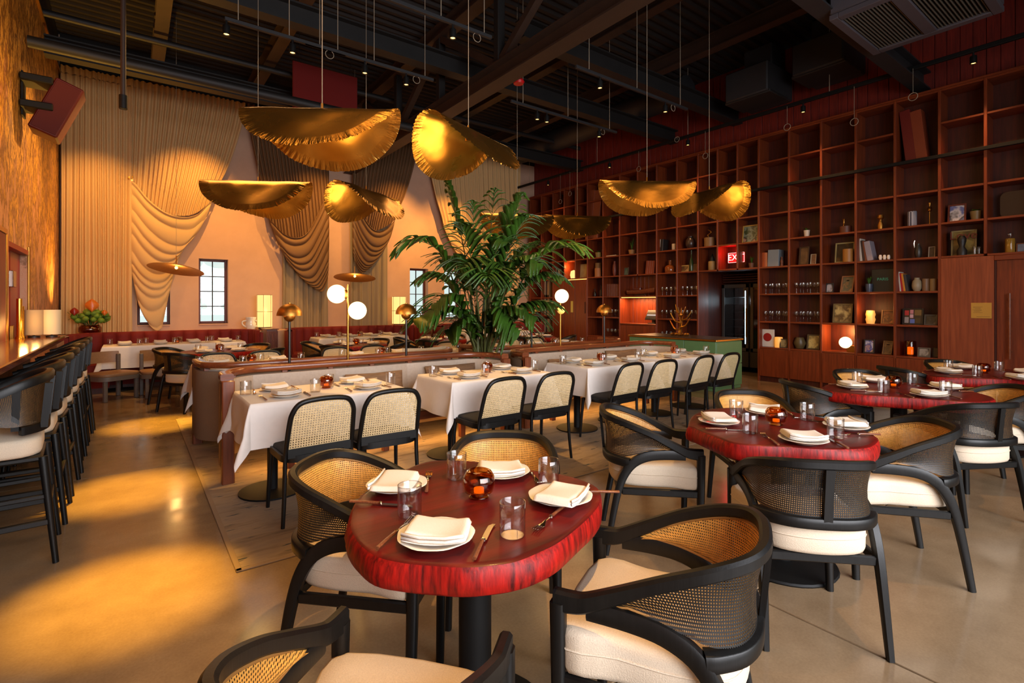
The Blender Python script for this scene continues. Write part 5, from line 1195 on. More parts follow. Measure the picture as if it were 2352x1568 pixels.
KX, KY = .90, .875
RAIL, LEGR, BAND, BOTC = [[(x * KX, y * KY, z) for x, y, z in q] for q in (RAIL, LEGR, BAND, BOTC)]
def armchair():
    o = thing('armchair', '', 'chair', group='black framed armchairs with woven backs')
    bw = M['black_wood']; R = cr(sym(RAIL), 5)
    def rp(i, t):
        s = abs(2 * t - 1); h = .016 + (.026 * max(0, (s - .55) / .45) if s > .55 else 0); w_ = .0165
        return [(-w_, -h + .006), (-w_ + .006, -h), (w_ - .006, -h), (w_, -h + .006), (w_, .014), (w_ - .008, .022), (-w_ + .008, .022), (-w_, .014)]
    MB().sweep(R, rp).obj('top_rail', bw, o, 28)
    MB().sweep(cr(sym(BAND), 4), [(-.018, -.024), (.018, -.024), (.022, -.018), (.022, .018), (.018, .022), (-.018, .022)]).obj('lower_band', bw, o, 50)
    for s in (-1, 1):
        P = cr([(s * x, y, z) for x, y, z in LEGR], 4)
        MB().sweep(P, lambda i, t: [((.014 + .012 * min(1, t * 1.6)) * a, (.013 + .005 * sin(pi * min(1, t * 1.3))) * b) for a, b in ((-1, -.7), (-.6, -1), (.6, -1), (1, -.7), (1, .7), (.6, 1), (-.6, 1), (-1, .7))], (1, 0, 0)).obj('rear_leg', bw, o, 50)
        P = [(s * .236, .25, 0), (s * .230, .256, .30), (s * .227, .260, .585)]
        MB().sweep(P, lambda i, t: [((.015 + .005 * t) * a, (.016 + .006 * t) * b) for a, b in ((-1, -.6), (-.6, -1), (.6, -1), (1, -.6), (1, .6), (.6, 1), (-.6, 1), (-1, .6))], (0, 1, 0)).obj('front_leg', bw, o, 50)
        MB().span((s * .218, -.175, .348), (s * .240, .25, .388), .005).obj('side_rail', bw, o)
    MB().span((-.225, .242, .348), (.225, .264, .388), .005).obj('front_rail', bw, o)
    MB().span((-.225, -.205, .348), (.225, -.183, .388), .005).obj('back_rail', bw, o)
    MB().sweep([(0, -.266, .53), (0, -.289, .765)], [(-.017, -.008), (.017, -.008), (.017, .008), (-.017, .008)], (0, 1, 0)).obj('back_post', bw, o)
    TOP = cr(sym([(x * .985, y, z - .016) for x, y, z in RAIL[:7]]), 6); BT = cr(sym(BOTC), 6); n = len(TOP) - 1
    Ls = [0]
    for a, b in zip(TOP, TOP[1:]): Ls.append(Ls[-1] + (b - a).length)
    for off, nm, mt in ((.0, 'cane_panel', 'cane_gold'), (-.0018, 'cane_backing', 'cane_dark')):
        def f(u, v):
            i = round(u * n); p = BT[i].lerp(TOP[i], v); c = Vector((p.x, p.y + .02, 0)); c.normalize(); bulge = -.012 * sin(pi * v)
            return p + c * (-off + bulge)
        def uvf(u, v):
            i = round(u * n); return (Ls[i], lerp(BT[i].z, TOP[i].z, v))
        MB().grid(f, n, 6, uvf).obj(nm, M[mt], o, 180)
    # pale binding round the inside of the weave
    loop = [BT[i].lerp(TOP[i], .03) for i in range(n + 1)] + [BT[i].lerp(TOP[i], .97) for i in range(n, -1, -1)]
    loop = [p + Vector((-p.x, -(p.y + .02), 0)).normalized() * .006 for p in loop]
    MB().tube(loop, .004, 5, False, True).obj('cane_binding', simple('cane_binding', (150, 104, 50), .5) if 'bind' not in M else M['bind'], o, 60)
    D = [(-.208, .262), (-.217, .09), (-.217, -.07), (-.18, -.185), (-.07, -.232), (.07, -.232), (.18, -.185), (.217, -.07), (.217, .09), (.208, .262)]
    PP = [(v.x, v.y) for v in cr([(a, b, 0) for a, b in reversed(D)], 4, True)]
    PP.reverse() if sum(PP[i][0] * PP[(i + 1) % len(PP)][1] - PP[(i + 1) % len(PP)][0] * PP[i][1] for i in range(len(PP))) < 0 else None
    c = cushion(MB(), PP, .388, .515, .022, .010).obj('seat_cushion', M['linen'], o, 60)
    m = MB(); m.tube([(x * 1.004, y * 1.004, .462) for x, y in PP], .003, 5, False, True); m.obj('piping', M['linen'], c, 60)
    return o
def face(dx, dy): return atan2(-dx, dy)          # local +Y turned to (dx, dy)
AC = [((.775, 1.98), (.70, -.72), 'armchair on the banquette side of the nearest red table, cane inside showing'), ((1.33, 1.85), (-.62, -.78), 'armchair behind the nearest red table, its arched cane back facing us'),
      ((1.30, .965), (-.48, .876), 'armchair on the bookcase side of the nearest red table, round back nearest us'), ((.394, 1.02), (.77, .64), 'armchair cut off by the bottom of the view, before the nearest red table'),
      ((2.458, 1.078), (.707, .707), 'armchair with its dark woven back turned to us at the second red table'), ((2.53, 1.99), (.707, -.707), 'armchair on the banquette side of the second red table'),
      ((3.46, 1.80), (-.62, -.78), 'armchair behind the second red table, its arched cane back facing us'), ((3.37, 1.01), (-.64, .77), 'armchair at the bookcase side of the second red table'),
      ((4.62, .98), (.5, .86), 'armchair with its dark woven back turned to us at the third red table'), ((4.60, 1.86), (.82, -.57), 'armchair on the banquette side of the third red table'),
      ((5.50, 1.80), (-.6, -.8), 'armchair behind the third red table, only its arched cane back showing'), ((5.40, .98), (-.64, .77), 'armchair at the door side of the third red table'),
      ((6.42, 1.72), (.86, -.5), 'armchair seen edge-on between the third and fourth red tables'), ((7.30, 1.55), (-.64, -.77), 'armchair behind the fourth red table, against the bookcase door'),
      ((6.45, .72), (.7, .7), 'armchair with its dark back to us at the fourth red table')]
for (x, y), d, lab in AC: place('armchair', armchair, (x, y, 0), face(*d), 'black ' + lab)
for k, (cx, cy) in enumerate(FC):
    for (dx, dy), d, nm in (((-.50, .40), (.8, -.55), 'drape side of'), ((-.42, -.36), (.8, .6), 'bar side of'), ((.48, .40), (-.7, -.7), 'behind'), ((.50, -.38), (-.7, .7), 'bookcase side of')):
        place('armchair', armchair, (cx + dx, cy + dy, 0), face(*d), 'cane backed armchair, %s the %s' % (nm, FCN[k]))
# ------------------------------------------------------------------ armless chair with a cane back
def cane_chair():
    o = thing('cane_chair', '', 'chair', group='black cane backed dining chairs'); bw = M['black_wood']
    A = [(.235, -.215, 0), (.222, -.20, .20), (.215, -.195, .43), (.212, -.225, .55), (.205, -.265, .68)]
    arch = [(x, y, z) for x, y, z in A] + [(.195, -.285, .735), (.165, -.300, .785), (.11, -.309, .808), (0, -.312, .815)]
    full = [(-x, y, z) for x, y, z in arch[:-1]] + list(reversed(arch)); P = cr(full, 4)
    MB().tube(P, lambda t: .0165 if .2 < t < .8 else .0165 - .004 * max(0, (abs(t - .5) - .3) / .2), 10).obj('back_frame', bw, o, 60)
    up = arch[2:]; half = cr(up, 5); zs = [p.z for p in half]
    def wid(z):
        for a, b in zip(half, half[1:]):
            if a.z <= z <= b.z: q = (z - a.z) / max(1e-6, b.z - a.z); return lerp(a.x, b.x, q), lerp(a.y, b.y, q)
        return half[-1].x, half[-1].y
    def f(u, v):
        z = lerp(.485, .812, v); w_, y = wid(z); return ((2 * u - 1) * w_, y - .0, z)
    def uvf(u, v):
        z = lerp(.485, .812, v); w_, y = wid(z); return ((2 * u - 1) * w_, z)
    MB().grid(f, 20, 24, uvf).obj('cane_panel', M['cane_pale'], o, 180)
    MB().sweep([(-.205, -.205, .463), (.205, -.205, .463)], [(-.012, -.03), (.012, -.03), (.012, .03), (-.012, .03)]).obj('lower_rail', bw, o)
    for s in (-1, 1):
        MB().tube(cr([(s * .222, .215, 0), (s * .215, .20, .22), (s * .205, .185, .42)], 4), lambda t: .0125 + .005 * t, 10).obj('front_leg', bw, o, 60)
    rr = rrect(.44, .43, .10); MB().sweep([(x, y, .425) for x, y in rr], [(-.012, -.022), (.010, -.022), (.010, .022), (-.012, .022)], cap=False, closed=True).obj('seat_frame', bw, o)
    cushion(MB(), rrect(.425, .415, .10), .425, .468, .016, .008).obj('seat_pad', M['black_pad'], o, 60); return o
for k, (x, y, lab) in enumerate(((1.00, 3.68, 'first cane chair from the bar along the front linen tables'), (1.50, 3.68, 'second cane chair from the bar, its back to the nearest red table'), (2.48, 3.68, 'third cane chair along the front linen tables'), (3.04, 3.67, 'fourth cane chair along the front linen tables'),
                              (4.10, 3.74, 'fifth cane chair along the front linen tables'), (4.66, 3.72, 'sixth cane chair along the front linen tables'), (5.38, 3.72, 'seventh cane chair along the front linen tables'), (5.96, 3.72, 'eighth cane chair along the front linen tables, nearest the green counter'))):
    place('cane_chair', cane_chair, (x, y, 0.009), radians((2, -2, 1, -1, 3, -2, 2, 0)[k]), lab)
for k, (x, y) in enumerate(((.86, 6.94), (1.40, 6.94), (2.32, 6.94), (2.86, 6.94), (4.1, 6.94), (4.66, 6.94), (5.4, 6.94), (5.95, 6.94))):
    place('cane_chair', cane_chair, (x, y, 0.009), pi, 'cane chair facing us behind the rear booth, %s from the bar' % ('first', 'second', 'third', 'fourth', 'fifth', 'sixth', 'seventh', 'eighth')[k])
# ------------------------------------------------------------------ bar stools
KX, KY = 1 / KX, 1 / KY
RAIL = [(x * KX, y * KY, z) for x, y, z in RAIL]
BAND = [(0, -.285, .452), (.11, -.277, .452), (.19, -.243, .451), (.242, -.18, .449), (.254, -.155, .448)]
BOTC = [(0, -.288, .470), (.11, -.280, .470), (.192, -.242, .472), (.242, -.17, .480), (.256, -.09, .528)]
def bar_stool():
    o = thing('bar_stool', '', 'stool', group='black bar stools with cream seats'); bw = M['black_wood']; dz = .235
    RL = [(x * .90, y * .70, z + dz + .015) for x, y, z in RAIL]
    RL = RL[:6] + [(x, y, z + .025) for x, y, z in RL[6:7]]
    MB().sweep(cr(sym(RL), 5), [(-.019, -.022), (.019, -.022), (.022, .012), (.014, .024), (-.014, .024), (-.022, .012)]).obj('top_rail', bw, o, 50)
    MB().sweep(cr(sym([(x * .9, y * .72, z + dz + .065) for x, y, z in BAND]), 4), [(-.02, -.022), (.02, -.022), (.02, .022), (-.02, .022)]).obj('lower_band', bw, o, 50)
    TOP = cr(sym([(x * .985, y, z - .02) for x, y, z in RL[:6]]), 5); BT = cr(sym([(x * .89, y * .72, .47 + dz + .07) for x, y, z in BOTC[:5]] + [(.236, 0, .56 + dz)]), 5); n = len(TOP) - 1
    for off, nm, mt in ((0, 'cane_panel', 'cane_gold'), (-.006, 'cane_backing', 'cane_dark')):
        MB().grid(lambda u, v: BT[round(u * n)].lerp(TOP[round(u * n)], v) + Vector((BT[round(u * n)].x, BT[round(u * n)].y, 0)).normalized() * (-off - .01 * sin(pi * v)), n, 5, lambda u, v: (u * 1.1, v * .3)).obj(nm, M[mt], o, 180)
    for s in (-1, 1):
        for x, y in ((s * .17, -.215), (s * .205, -.095)):
            MB().sweep([(x, y * .95, .515 + dz), (x * 1.1, y * 1.05, .76 + dz - (.0 if y < -.2 else .02))], [(-.012, -.016), (.012, -.016), (.012, .016), (-.012, .016)], (0, 1, 0)).obj('back_post', bw, o)
        MB().sweep([(s * .215, .08, .60), (s * .240, .12, .865)], [(-.014, -.02), (.014, -.02), (.014, .02), (-.014, .02)], (0, 1, 0)).obj('arm_post', bw, o)
        for y0, y1, nm in ((-.20, -.255, 'rear_leg'), (.19, .225, 'front_leg')):
            MB().tube([(s * .19, y0, .59), (s * .225, y1, 0)], lambda t: .021 - .006 * t, 10).obj(nm, bw, o, 60)
        MB().span((s * .212 - .010, -.235, .215), (s * .212 + .010, .21, .247), .004).obj('stretcher', bw, o)
        MB().span((s * .203 - .010, -.22, .36), (s * .203 + .010, .20, .385), .004).obj('stretcher', bw, o)
    MB().span((-.21, .195, .20), (.21, .225, .235), .004).obj('foot_rest', bw, o); MB().span((-.2, -.235, .30), (.2, -.215, .33), .004).obj('stretcher', bw, o)
    MB().span((-.2, -.2, .565), (.2, .2, .60), .01).obj('seat_frame', bw, o)
    c = cushion(MB(), [(x, y + .02) for x, y in rrect(.44, .43, .10)], .598, .70, .024, .012).obj('seat_cushion', M['linen'], o, 60); return o
for k, y in enumerate((3.99, 4.62, 5.24, 5.86, 6.48, 7.10, 7.70)):
    place('bar_stool', bar_stool, (-.60, y, 0), face(-1, -.06 + .04 * (k % 3)), 'black bar stool with cream seat, %s from the camera along the bar' % ('first', 'second', 'third', 'fourth', 'fifth', 'sixth', 'seventh')[k])
# ------------------------------------------------------------------ low grey chairs by the first velvet table
def grey_chair():
    o = thing('low_chair', '', 'chair', group='low grey timber chairs'); g = M['grey_chair']
    cushion(MB(), rrect(.56, .5, .12), .36, .41, .014, .004).obj('seat_pad', M['brown_pad'], o, 60)
    MB().sweep([(x, y, .335) for x, y in rrect(.56, .5, .12)], [(-.02, -.03), (.012, -.03), (.012, .03), (-.02, .03)], cap=False, closed=True).obj('seat_frame', g, o)
    MB().grid(lambda u, v: (.29 * sin((u - .5) * 2.2), -.31 + .14 * (1 - cos((u - .5) * 2.2)) - .03 * v, .53 + .17 * v), 14, 4).grid(lambda u, v: (.29 * sin((.5 - u) * 2.2), -.335 + .14 * (1 - cos((u - .5) * 2.2)) - .03 * v, .53 + .17 * v), 14, 4).obj('back_pad', M['brown_pad'], o, 180)
    for s in (-1, 1):
        MB().span((s * .24 - .025, -.27, 0), (s * .24 + .025, -.22, .66), .008).obj('rear_post', g, o)
        MB().span((s * .22 - .025, .17, 0), (s * .22 + .025, .22, .34), .008).obj('front_leg', g, o)
    return o
place('low_chair', grey_chair, (-.22, 9.78, 0), face(.55, -.83), 'low grey timber chair beside the bar stools, turned from the velvet table')
place('low_chair', grey_chair, (.40, 9.72, 0), face(.1, -1), 'low grey timber chair in front of the velvet table nearest the gold wall')
# ------------------------------------------------------------------ table settings
def plate():
    m = MB(); R = .108
    prof = [(0, .004), (.066, .004), (.082, .008), (R, .019), (R + .003, .021), (R, .0225), (.080, .012), (.066, .008), (0, .0075)]; n = 40; vs = []; fs = []
    m.lathe([(0, 0), (.06, 0), (.066, .004)] + [], n); m.lathe(prof, n)
    m.v = [(x * (1 + .012 * sin(9 * atan2(y, x)) * (hypot(x, y) > .10)), y * (1 + .012 * sin(9 * atan2(y, x)) * (hypot(x, y) > .10)), z) for x, y, z in m.v]
    return tag(m.obj('plate', M['porcelain'], None, 50), '', 'plate')
def napkin():
    m = MB(); W, D, H = .178, .135, .022
    def top(u, v):
        x, y = (u - .5) * W, (v - .5) * D; e = min(u, 1 - u, v, 1 - v); r = min(1, e / .10); k = (1 - (1 - r) ** 2) ** .5
        return (x * (1 + .02 * sin(5 * v)), y * (1 + .04 * sin(3 * u + 1)), .010 + H * k * (1 + .22 * sin(4.5 * u + .6) * sin(2.5 * v + .5)) + .010 * abs(2 * u - 1) ** 2 * (1 - k * .0))
    m.grid(top, 26, 18); m.grid(lambda u, v: (lambda q: (q[0], q[1], .0085 + .012 * abs(2 * (1 - u) - 1) ** 2))(top(1 - u, v)), 8, 6)
    for k in range(2):
        z = .020 + k * .011; m.sweep([(-W * .49, -D * .515, z + .008), (-W * .2, -D * .528, z), (W * .2, -D * .528, z), (W * .49, -D * .515, z + .008)], [(.004 * cos(a), .005 * sin(a)) for a in (0, 1, 2, 3, 4, 5)])
    return tag(m.obj('napkin', M['napkin'], None, 180), '', 'napkin')
def knife(parts=True):
    o = thing('knife', '', 'cutlery')
    MB().sweep([(0, -.11, .008), (0, -.05, .009), (0, -.005, .008)], lambda i, t: [((.0065 - .002 * t) * a, .005 * b) for a, b in ((-1, 0), (-.6, .8), (.6, .8), (1, 0), (.6, -.8), (-.6, -.8))]).obj('handle', M['wood_handle'], o, 60)
    MB().box((0, -.002, .008), (.013, .012, .011), .003).obj('ferrule', M['steel'], o)
    MB().sweep([(0, .004, .004), (0, .06, .003), (.002, .10, .003), (.006, .115, .003)], lambda i, t: [(-.008 * (1 - .8 * max(0, t - .66) * 3), 0), (.009, 0), (.009, .0018), (-.008 * (1 - .8 * max(0, t - .66) * 3), .0014)]).obj('blade', M['steel'], o, 60); return o
def fork(parts=True):
    o = thing('fork', '', 'cutlery')
    MB().sweep([(0, -.11, .008), (0, -.05, .009), (0, -.005, .008)], lambda i, t: [((.0065 - .002 * t) * a, .005 * b) for a, b in ((-1, 0), (-.6, .8), (.6, .8), (1, 0), (.6, -.8), (-.6, -.8))]).obj('handle', M['wood_handle'], o, 60)
    MB().box((0, -.002, .008), (.012, .012, .011), .003).obj('ferrule', M['steel'], o)
    m = MB(); m.sweep([(0, .004, .008), (0, .035, .010), (0, .05, .006), (0, .066, .003)], lambda i, t: [((.003 + .010 * max(0, t - .5) * 2) * a, .002 * b) for a, b in ((-1, 0), (0, 1), (1, 0), (0, -1))])
    for k in range(4): m.sweep([(-.0105 + k * .007, .064, .003), (-.0105 + k * .007, .095, .006), (-.0105 + k * .007, .106, .010)], [(-.0016, -.001), (.0016, -.001), (.0016, .001), (-.0016, .001)])
    m.obj('tines', M['steel'], o, 60); return o
def tumbler():
    o = thing('tumbler', '', 'glass')
    MB().sweep([(.0380 * cos(a * pi / 16), .0380 * sin(a * pi / 16), .099) for a in range(32)], [(.0011 * cos(q * pi / 3), .0011 * sin(q * pi / 3)) for q in range(6)], cap=False, closed=True).obj('rim', M['rim'], o, 180)
    MB().lathe([(0, .002), (.034, .002), (.036, .004), (.036, .008)], 28).obj('base', M['tumbler'], o, 40)
    MB().lathe([(.036, .001), (.0385, .004), (.0385, .098), (.0377, .0995), (.0369, .098), (.0365, .010)], 32).obj('wall', M['tumbler'], o, 50); return o
def votive():
    o = thing('votive', '', 'candle holder')
    MB().lathe([(.030, .012), (.050, .022), (.058, .05), (.055, .075), (.044, .092), (.034, .096), (.031, .093), (.040, .088), (.051, .072), (.054, .05), (.046, .026), (.028, .017), (0, .016)], 28).obj('bowl', M['amber'], o, 60)
    MB().lathe([(0, 0), (.034, 0), (.036, .004), (.028, .013), (0, .014)], 24).obj('foot', M['amber'], o, 60)
    MB().lathe([(0, .018), (.018, .018), (.018, .032), (0, .032)], 14).obj('tea_light', M['candle'], o, 60); return o
ZT = .751
def seat_setting(tn, sn, cx, cy, ang, r=.29, order=('plate', 'napkin', 'fork', 'knife', 'tumbler'), gl=(.20, .06), rnd=None, z=ZT, jit=.0):
    """ang: direction from the table centre to the diner"""
    ca, sa = cos(ang), sin(ang); fx, fy = -ca, -sa                      # forward, into the table
    rx, ry = fy, -fx                                                   # the diner's right hand
    def at(f, s): return (cx + ca * r + fx * f + rx * s, cy + sa * r + fy * f + ry * s, z)
    rz = atan2(-fx, fy); j = (rnd or random).uniform
    place('plate', plate, at(0, 0), rz, 'white plate %s, %s' % (sn, tn), 'plates on the ' + tn)
    p = at(.005, 0); place('napkin', napkin, (p[0], p[1], z + .012), rz + j(-.25, .25), 'folded white napkin %s, %s' % (sn, tn), 'napkins on the ' + tn)
    if 'fork' in order: place('fork', fork, at(.01, -.15), rz + j(-.12, .12), 'fork %s, %s' % (sn, tn), 'cutlery on the ' + tn)
    if 'knife' in order: place('knife', knife, at(.01, .15), rz + j(-.12, .12), 'knife %s, %s' % (sn, tn), 'cutlery on the ' + tn)
    if gl: place('tumbler', tumbler, at(*gl), rz, 'clear tumbler %s, %s' % (sn, tn), 'tumblers on the ' + tn)
def tab(tn, sn, items):
    """the nearest table, set piece by piece: (kind, px, py, angle)"""
    for kind, px, py, a in items:
        x, y = at_z(px, py, ZT + (.01 if kind == 'napkin' else 0)); z = ZT + (.012 if kind == 'napkin' else 0)
        mk = {'plate': plate, 'napkin': napkin, 'fork': fork, 'knife': knife, 'tumbler': tumbler, 'votive': votive}[kind]
        lab = {'plate': 'white plate ', 'napkin': 'folded white napkin on the plate ', 'fork': 'fork with wooden handle ', 'knife': 'knife with wooden handle ', 'tumbler': 'clear tumbler ', 'votive': 'amber glass votive '}[kind]
        place(kind, mk, (x, y, z), a, lab + sn + ' of the ' + tn, {'fork': 'cutlery', 'knife': 'cutlery'}.get(kind, kind + 's') + ' on the ' + tn)
T1 = 'nearest red table'
def ws(dx, dy): return atan2(-dx, dy)
tab(T1, 'at the bar side', [('plate', 912, 1121, ws(.7, -.7)), ('napkin', 908, 1122, ws(.75, -.66)), ('tumbler', 941, 1183, 0)])
tab(T1, 'at the far side', [('plate', 1153, 1090, ws(-.6, -.8)), ('napkin', 1150, 1089, ws(-.5, -.86) + pi), ('tumbler', 1049, 1098, 0), ('fork', 1222, 1092, ws(-.35, -.9))])
tab(T1, 'at the bookcase side', [('plate', 1287, 1148, ws(-.62, .78)), ('napkin', 1289, 1151, ws(-.45, .89)), ('tumbler', 1260, 1116, 0), ('fork', 1265, 1192, ws(-.93, -.38) ), ('knife', 1352, 1134, ws(-.8, .6))])
tab(T1, 'at the camera side', [('plate', 1002, 1240, ws(.6, .8)), ('napkin', 1006, 1236, ws(.66, .75)), ('tumbler', 1177, 1229, 0), ('fork', 912, 1225, ws(.80, .6)), ('knife', 1110, 1245, ws(.72, .70))])
tab(T1, 'of the bar side place', [('knife', 875, 1160, ws(.72, -.70)), ('fork', 983, 1108, ws(.5, .86))])
tab(T1, 'in the middle', [('votive', 1100, 1141, 0)])
rnd = random.Random(5)
for tn, (cx, cy), rr, angs in (('second red table', C2, .33, (222, 132, 42, -45)), ('third red table', C3, .36, (225, 140, 45, -40)), ('fourth red table', C4, .38, (225, 140, 45, -40))):
    for a, sn in zip(angs, ('at the camera side', 'at the banquette side', 'at the far side', 'at the bookcase side')):
        seat_setting(tn, sn, cx, cy, radians(a), rr, gl=(.12, .19), rnd=rnd)
    place('votive', votive, (cx + .02, cy + .04, ZT), 0, 'amber glass votive on the ' + tn)
for k, (cx, cy) in enumerate(FC):
    for a, sn in ((225, 'at the bar side'), (135, 'at the drape side'), (45, 'at the far side'), (-45, 'at the bookcase side')):
        seat_setting(FCN[k], sn, cx, cy, radians(a), .31, ('plate', 'napkin'), gl=(.11, .18), rnd=rnd)
    place('votive', votive, (cx, cy, ZT), 0, 'amber glass votive on the ' + FCN[k])
ZT2 = .7545
for k, (cx, cy, W, D) in enumerate(FT):
    tn = FN[k].split(',')[0]
    for s, sx in ((-1, 'near the bar end'), (1, 'near the counter end')):
        for e, se in ((-1, 'on the chair side'), (1, 'on the bench side')):
            seat_setting(tn, '%s %s' % (sx, se), cx + s * W * .27, cy, radians(90 * e), .175, gl=None, rnd=rnd, z=ZT2)
            place('tumbler', tumbler, (cx + s * W * .27 + (-.22 if e > 0 else .23), cy + e * .10, ZT2), 0, 'clear tumbler %s %s, %s' % (sx, se, tn), 'tumblers on the ' + tn)
    place('votive', votive, (cx + .05, cy + .05, ZT2), 0, 'amber glass votive on the ' + tn)
for k, (cx, cy) in enumerate(RT_):
    tn = RN[k].split(',')[0]
    for s, sx in ((-1, 'bar end'), (1, 'counter end')):
        for e, se in ((1, 'chair side'), (-1, 'bench side')):
            seat_setting(tn, 'at %s, %s' % (sx, se), cx + s * .31, cy, radians(90 * e), .17, ('plate', 'napkin'), gl=(.06, .2), rnd=rnd, z=ZT2)
    place('votive', votive, (cx, cy + .05, ZT2), 0, 'amber glass votive on the ' + tn)
for k, (cx, cy, W, D) in enumerate(VT):
    for s, sx in ((-.36, 'first'), (-.12, 'second'), (.12, 'third'), (.36, 'fourth')):
        for e, se in ((-1, 'front'), (1, 'bench side')):
            seat_setting(VN[k], '%s from bar, %s' % (sx, se), cx + s * W, cy, radians(90 * e), .17, ('plate', 'napkin'), gl=(.05, .2), rnd=rnd, z=ZT2)
    place('votive', votive, (cx, cy + .05, ZT2), 0, 'amber glass votive on the ' + VN[k])
# ------------------------------------------------------------------ folded gold pendants
def foil_pendant(px, pyt, Y, az, label, fr=62, rr_=38, R=.60, seed=0, tilt=0, grp='folded gold pendants'):
    """px, pyt: where the cable meets the ridge; az: compass angle of the ridge; fr, rr_: how steeply the two flaps hang"""
    t = (px - CX) / F; X = Y * (SY + CY * t) / (CY - SY * t); d = SY * X + CY * Y; z = HZ(pyt, d)
    o = thing('gold_pendant', label, 'pendant lamp', (X, Y, z), radians(az), grp)
    rnd = random.Random(seed); ph = [rnd.random() * 6.28 for _ in range(8)]; jag = [rnd.uniform(-1, 1) * rnd.random() for _ in range(361)]; jag[360] = jag[0]
    def bend(v, al, be):
        """arc length v across the ridge -> (y, z): a rounded fold, then a flat flap"""
        s = 1 if v >= 0 else -1; a = radians(al if s > 0 else be); v = abs(v); rc = .20; L0 = rc * a
        if v < L0: th = v / rc; return (s * rc * sin(th), -rc * (1 - cos(th)))
        return (s * (rc * sin(a) + (v - L0) * cos(a)), -rc * (1 - cos(a)) - (v - L0) * sin(a))
    def f(u, v):
        th = 2 * pi * u; r = v; rim = max(0, (r - .87) / .13)
        cr_ = .040 * rim ** .7 * jag[round(u * 360) % 360]
        q = R * r * (1 + .010 * sin(3 * th + ph[3]))
        a, b = q * cos(th), q * sin(th); y, zz = bend(b, fr, rr_)
        dent = .009 * sin(7 * a / R + ph[5]) * sin(5 * b / R + ph[6]) * min(1, r * 2)
        nx = -1 if b > 0 else 1; al = radians(fr if b > 0 else rr_) * min(1, abs(b) / .18)
        off = dent + cr_ * .34
        return (a, y + off * sin(al) * (1 if b > 0 else -1), zz + off * cos(al) - .05 * rim * 0)
    MB().grid(f, 360, 24).obj('shade', M['foil'], o, 180)
    MB().tube([(0, 0, -.03), (0, 0, .05)], .008, 8).obj('stem', M['brass'], o)
    MB().tube([(0, 0, .05), (0, 0, 6.2 - z)], .0035, 6).obj('cable', M['cable'], o)
    MB().lathe([(0, -.10), (.028, -.10), (.03, -.06), (.02, -.03), (0, -.03)], 14).obj('bulb_holder', M['brass'], o)
    point((X, Y, z - .38), 8, (1, .6, .2), .18)
foil_pendant(740, 252, 4.1, -35, 'largest looking folded gold foil pendant, over the first front linen table', 44, 52, .60, 1)
foil_pendant(1076, 300, 4.1, 22, 'folded gold foil pendant seen end-on over the second front linen table', 52, 50, .60, 2)
foil_pendant(593, 416, 6.5, -31, 'folded gold foil pendant over the rear booth nearest the bar', 42, 54, .60, 3)
foil_pendant(841, 436, 6.5, 33, 'folded gold foil pendant seen end-on before the bronze curtains', 52, 50, .60, 4)
foil_pendant(1486, 416, 4.1, -34, 'folded gold foil pendant over the third front linen table', 44, 52, .60, 5)
foil_pendant(1629, 436, 4.1, -106, 'folded gold foil pendant seen end-on over the fourth front linen table', 52, 50, .60, 6)
foil_pendant(1326, 495, 6.5, -27, 'small looking folded gold foil pendant beside the palm', 44, 52, .60, 7)
foil_pendant(1188, 492, 6.5, -22, 'folded gold foil pendant half hidden behind the palm', 44, 52, .60, 8)

# ------------------------------------------------------------------ palm
random.seed(21)
pm = thing('potted_palm', 'tall potted kentia palm standing between the two front banquettes', 'plant', (3.50, 5.40, 0))
MB().lathe([(0, 0), (.17, 0), (.21, .42), (.215, .46), (.19, .46), (.18, .40), (0, .38)], 24).obj('pot', flat((52, 44, 38), .6), pm)
MB().lathe([(0, .41), (.19, .41)], 20).obj('soil', M['soil'], pm)
RV, FV = Vector((CY, -SY, 0)), Vector((SY, CY, 0))
LEAFLETS = [0]; MASS = MB()
def frond(base, tip, lift, n, ll, mat, droop=.25, start=.42, w_=.05):
    """one feather leaf: a stalk curving from base to tip, with paired leaflets as sub-parts of their leaf"""
    base, tip = Vector(base), Vector(tip); mid = (base + tip) / 2 + Vector((0, 0, lift)); P = cr([base, base.lerp(mid, .6) + Vector((0, 0, lift * .12)), mid, mid.lerp(tip, .55) + Vector((0, 0, lift * .18)), tip], 6)
    st = MB().tube(P, lambda t: .013 * (1 - .8 * t), 6).obj('frond', M['stem'], pm, 60)
    N = len(P) - 1
    for k in range(n):
        t = start + (1 - start) * k / (n - 1); q = t * N; i = min(int(q), N - 1); p = P[i].lerp(P[i + 1], q - i); T = (P[i + 1] - P[i]).normalized()
        side = T.cross(Vector((0, 0, 1)))
        if side.length < .2: side = RV.copy()
        side.normalize(); L = ll * (.8 + .4 * random.random()) * (1 - .55 * abs(2 * (t - start) / (1 - start) - .75) ** 1.6)
        for s in (-1, 1):
            d = (T * .75 + side * s * .75 + Vector((0, 0, .10))).normalized(); dr = droop * (.7 + .6 * random.random())
            Q = [p, p + d * L * .35 + Vector((0, 0, .02)), p + d * L * .7 - Vector((0, 0, dr * L * .35)), p + d * L - Vector((0, 0, dr * L))]
            C = cr(Q, 3); W = w_ * (.8 + .5 * random.random()); m = MB()
            upv = side.cross(T) if s > 0 else side.cross(T)
            m.sweep(C, lambda i, t: [(-W * (sin(pi * min(1, t * .9 + .1)) ** .7), .006), (0, 0), (W * (sin(pi * min(1, t * .9 + .1)) ** .7), .006)], (0, 0, 1), cap=False)
            LEAFLETS[0] += 1
            if LEAFLETS[0] <= 300: m.obj('leaflet', M[mat], st, 180)
            else: MASS.add(m.v, m.f)
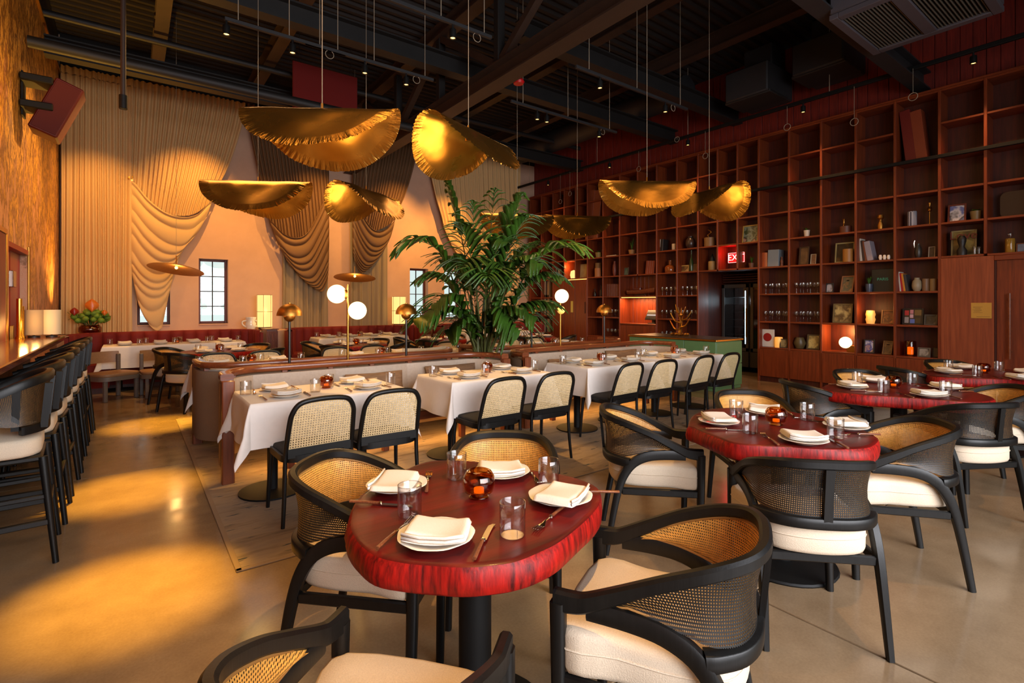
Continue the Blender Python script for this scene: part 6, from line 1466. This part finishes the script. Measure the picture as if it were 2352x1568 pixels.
def W(px, py, dep=0.0):
    """a point of the crown, dep metres nearer than the stem"""
    d = SY * 3.5 + CY * 5.4 - dep; r = (px - CX) / F * d; return (SY * d + CY * r - 3.5, CY * d - SY * r - 5.4, HZ(py, d))
for px, py, dep, lift, bx, mat in ((925, 568, .35, .62, 1108, 'leaf'), (1000, 700, .5, .42, 1105, 'leaf'), (1030, 425, .1, .30, 1112, 'leaf'), (1195, 452, .2, .34, 1128, 'leaf'), (1330, 572, .45, .50, 1135, 'leaf_light'), (1285, 640, .5, .45, 1130, 'leaf'),
                                   (1262, 700, .3, .30, 1126, 'leaf'), (962, 735, .6, .30, 1108, 'leaf'), (1135, 440, -.3, .25, 1120, 'leaf'), (1085, 470, .4, .25, 1110, 'leaf'), (1190, 760, .6, .40, 1120, 'leaf'), (1060, 620, .75, .55, 1110, 'leaf'), (1230, 560, -.4, .4, 1120, 'leaf'), (1015, 600, -.4, .5, 1110, 'leaf'), (1160, 560, .5, .5, 1118, 'leaf_light'), (1175, 650, .7, .6, 1115, 'leaf'), (1210, 500, .5, .35, 1125, 'leaf'), (975, 640, .2, .45, 1108, 'leaf'), (1060, 520, .5, .35, 1110, 'leaf'), (1240, 610, .7, .5, 1125, 'leaf'), (1030, 760, .4, .3, 1110, 'leaf'), (1225, 730, .5, .35, 1120, 'leaf'), (1120, 640, .9, .5, 1112, 'leaf')):
    y0 = 800 if py > 640 else 760
    b = W(bx + random.uniform(-12, 12), y0, random.uniform(-.05, .05)); b = (b[0] * .6, b[1] * .6, .55 + random.random() * .3)
    frond(b, W(px, py, dep), lift, 11, .48 if mat == 'leaf' else .56, mat, .42, .36, .042)
for px, py, dep in ((1150, 690, .15), (1088, 655, .1), (1190, 720, .2), (1132, 610, -.1), (1070, 730, .2), (1165, 640, -.15)):
    frond((random.uniform(-.05, .05), random.uniform(-.05, .05), .5), W(px, py, dep), .12, 9, .42, 'leaf', .5, .45, .05)
frond((0, 0, .9), W(1050, 590, .3), .15, 6, .3, 'leaf_dead', .9, .5, .05)
for k in range(6):
    a = k * 1.05; MB().tube(cr([(cos(a) * .06, sin(a) * .06, .40), (cos(a) * .05, sin(a) * .05, .9), (cos(a) * .10, sin(a) * .10, 1.35 + .1 * (k % 3))], 4), lambda t: .028 * (1 - .5 * t), 8).obj('stem', M['stem'], pm)

fo = MASS.obj('foliage', M['leaf'], pm, 180); fo['kind'] = 'stuff'
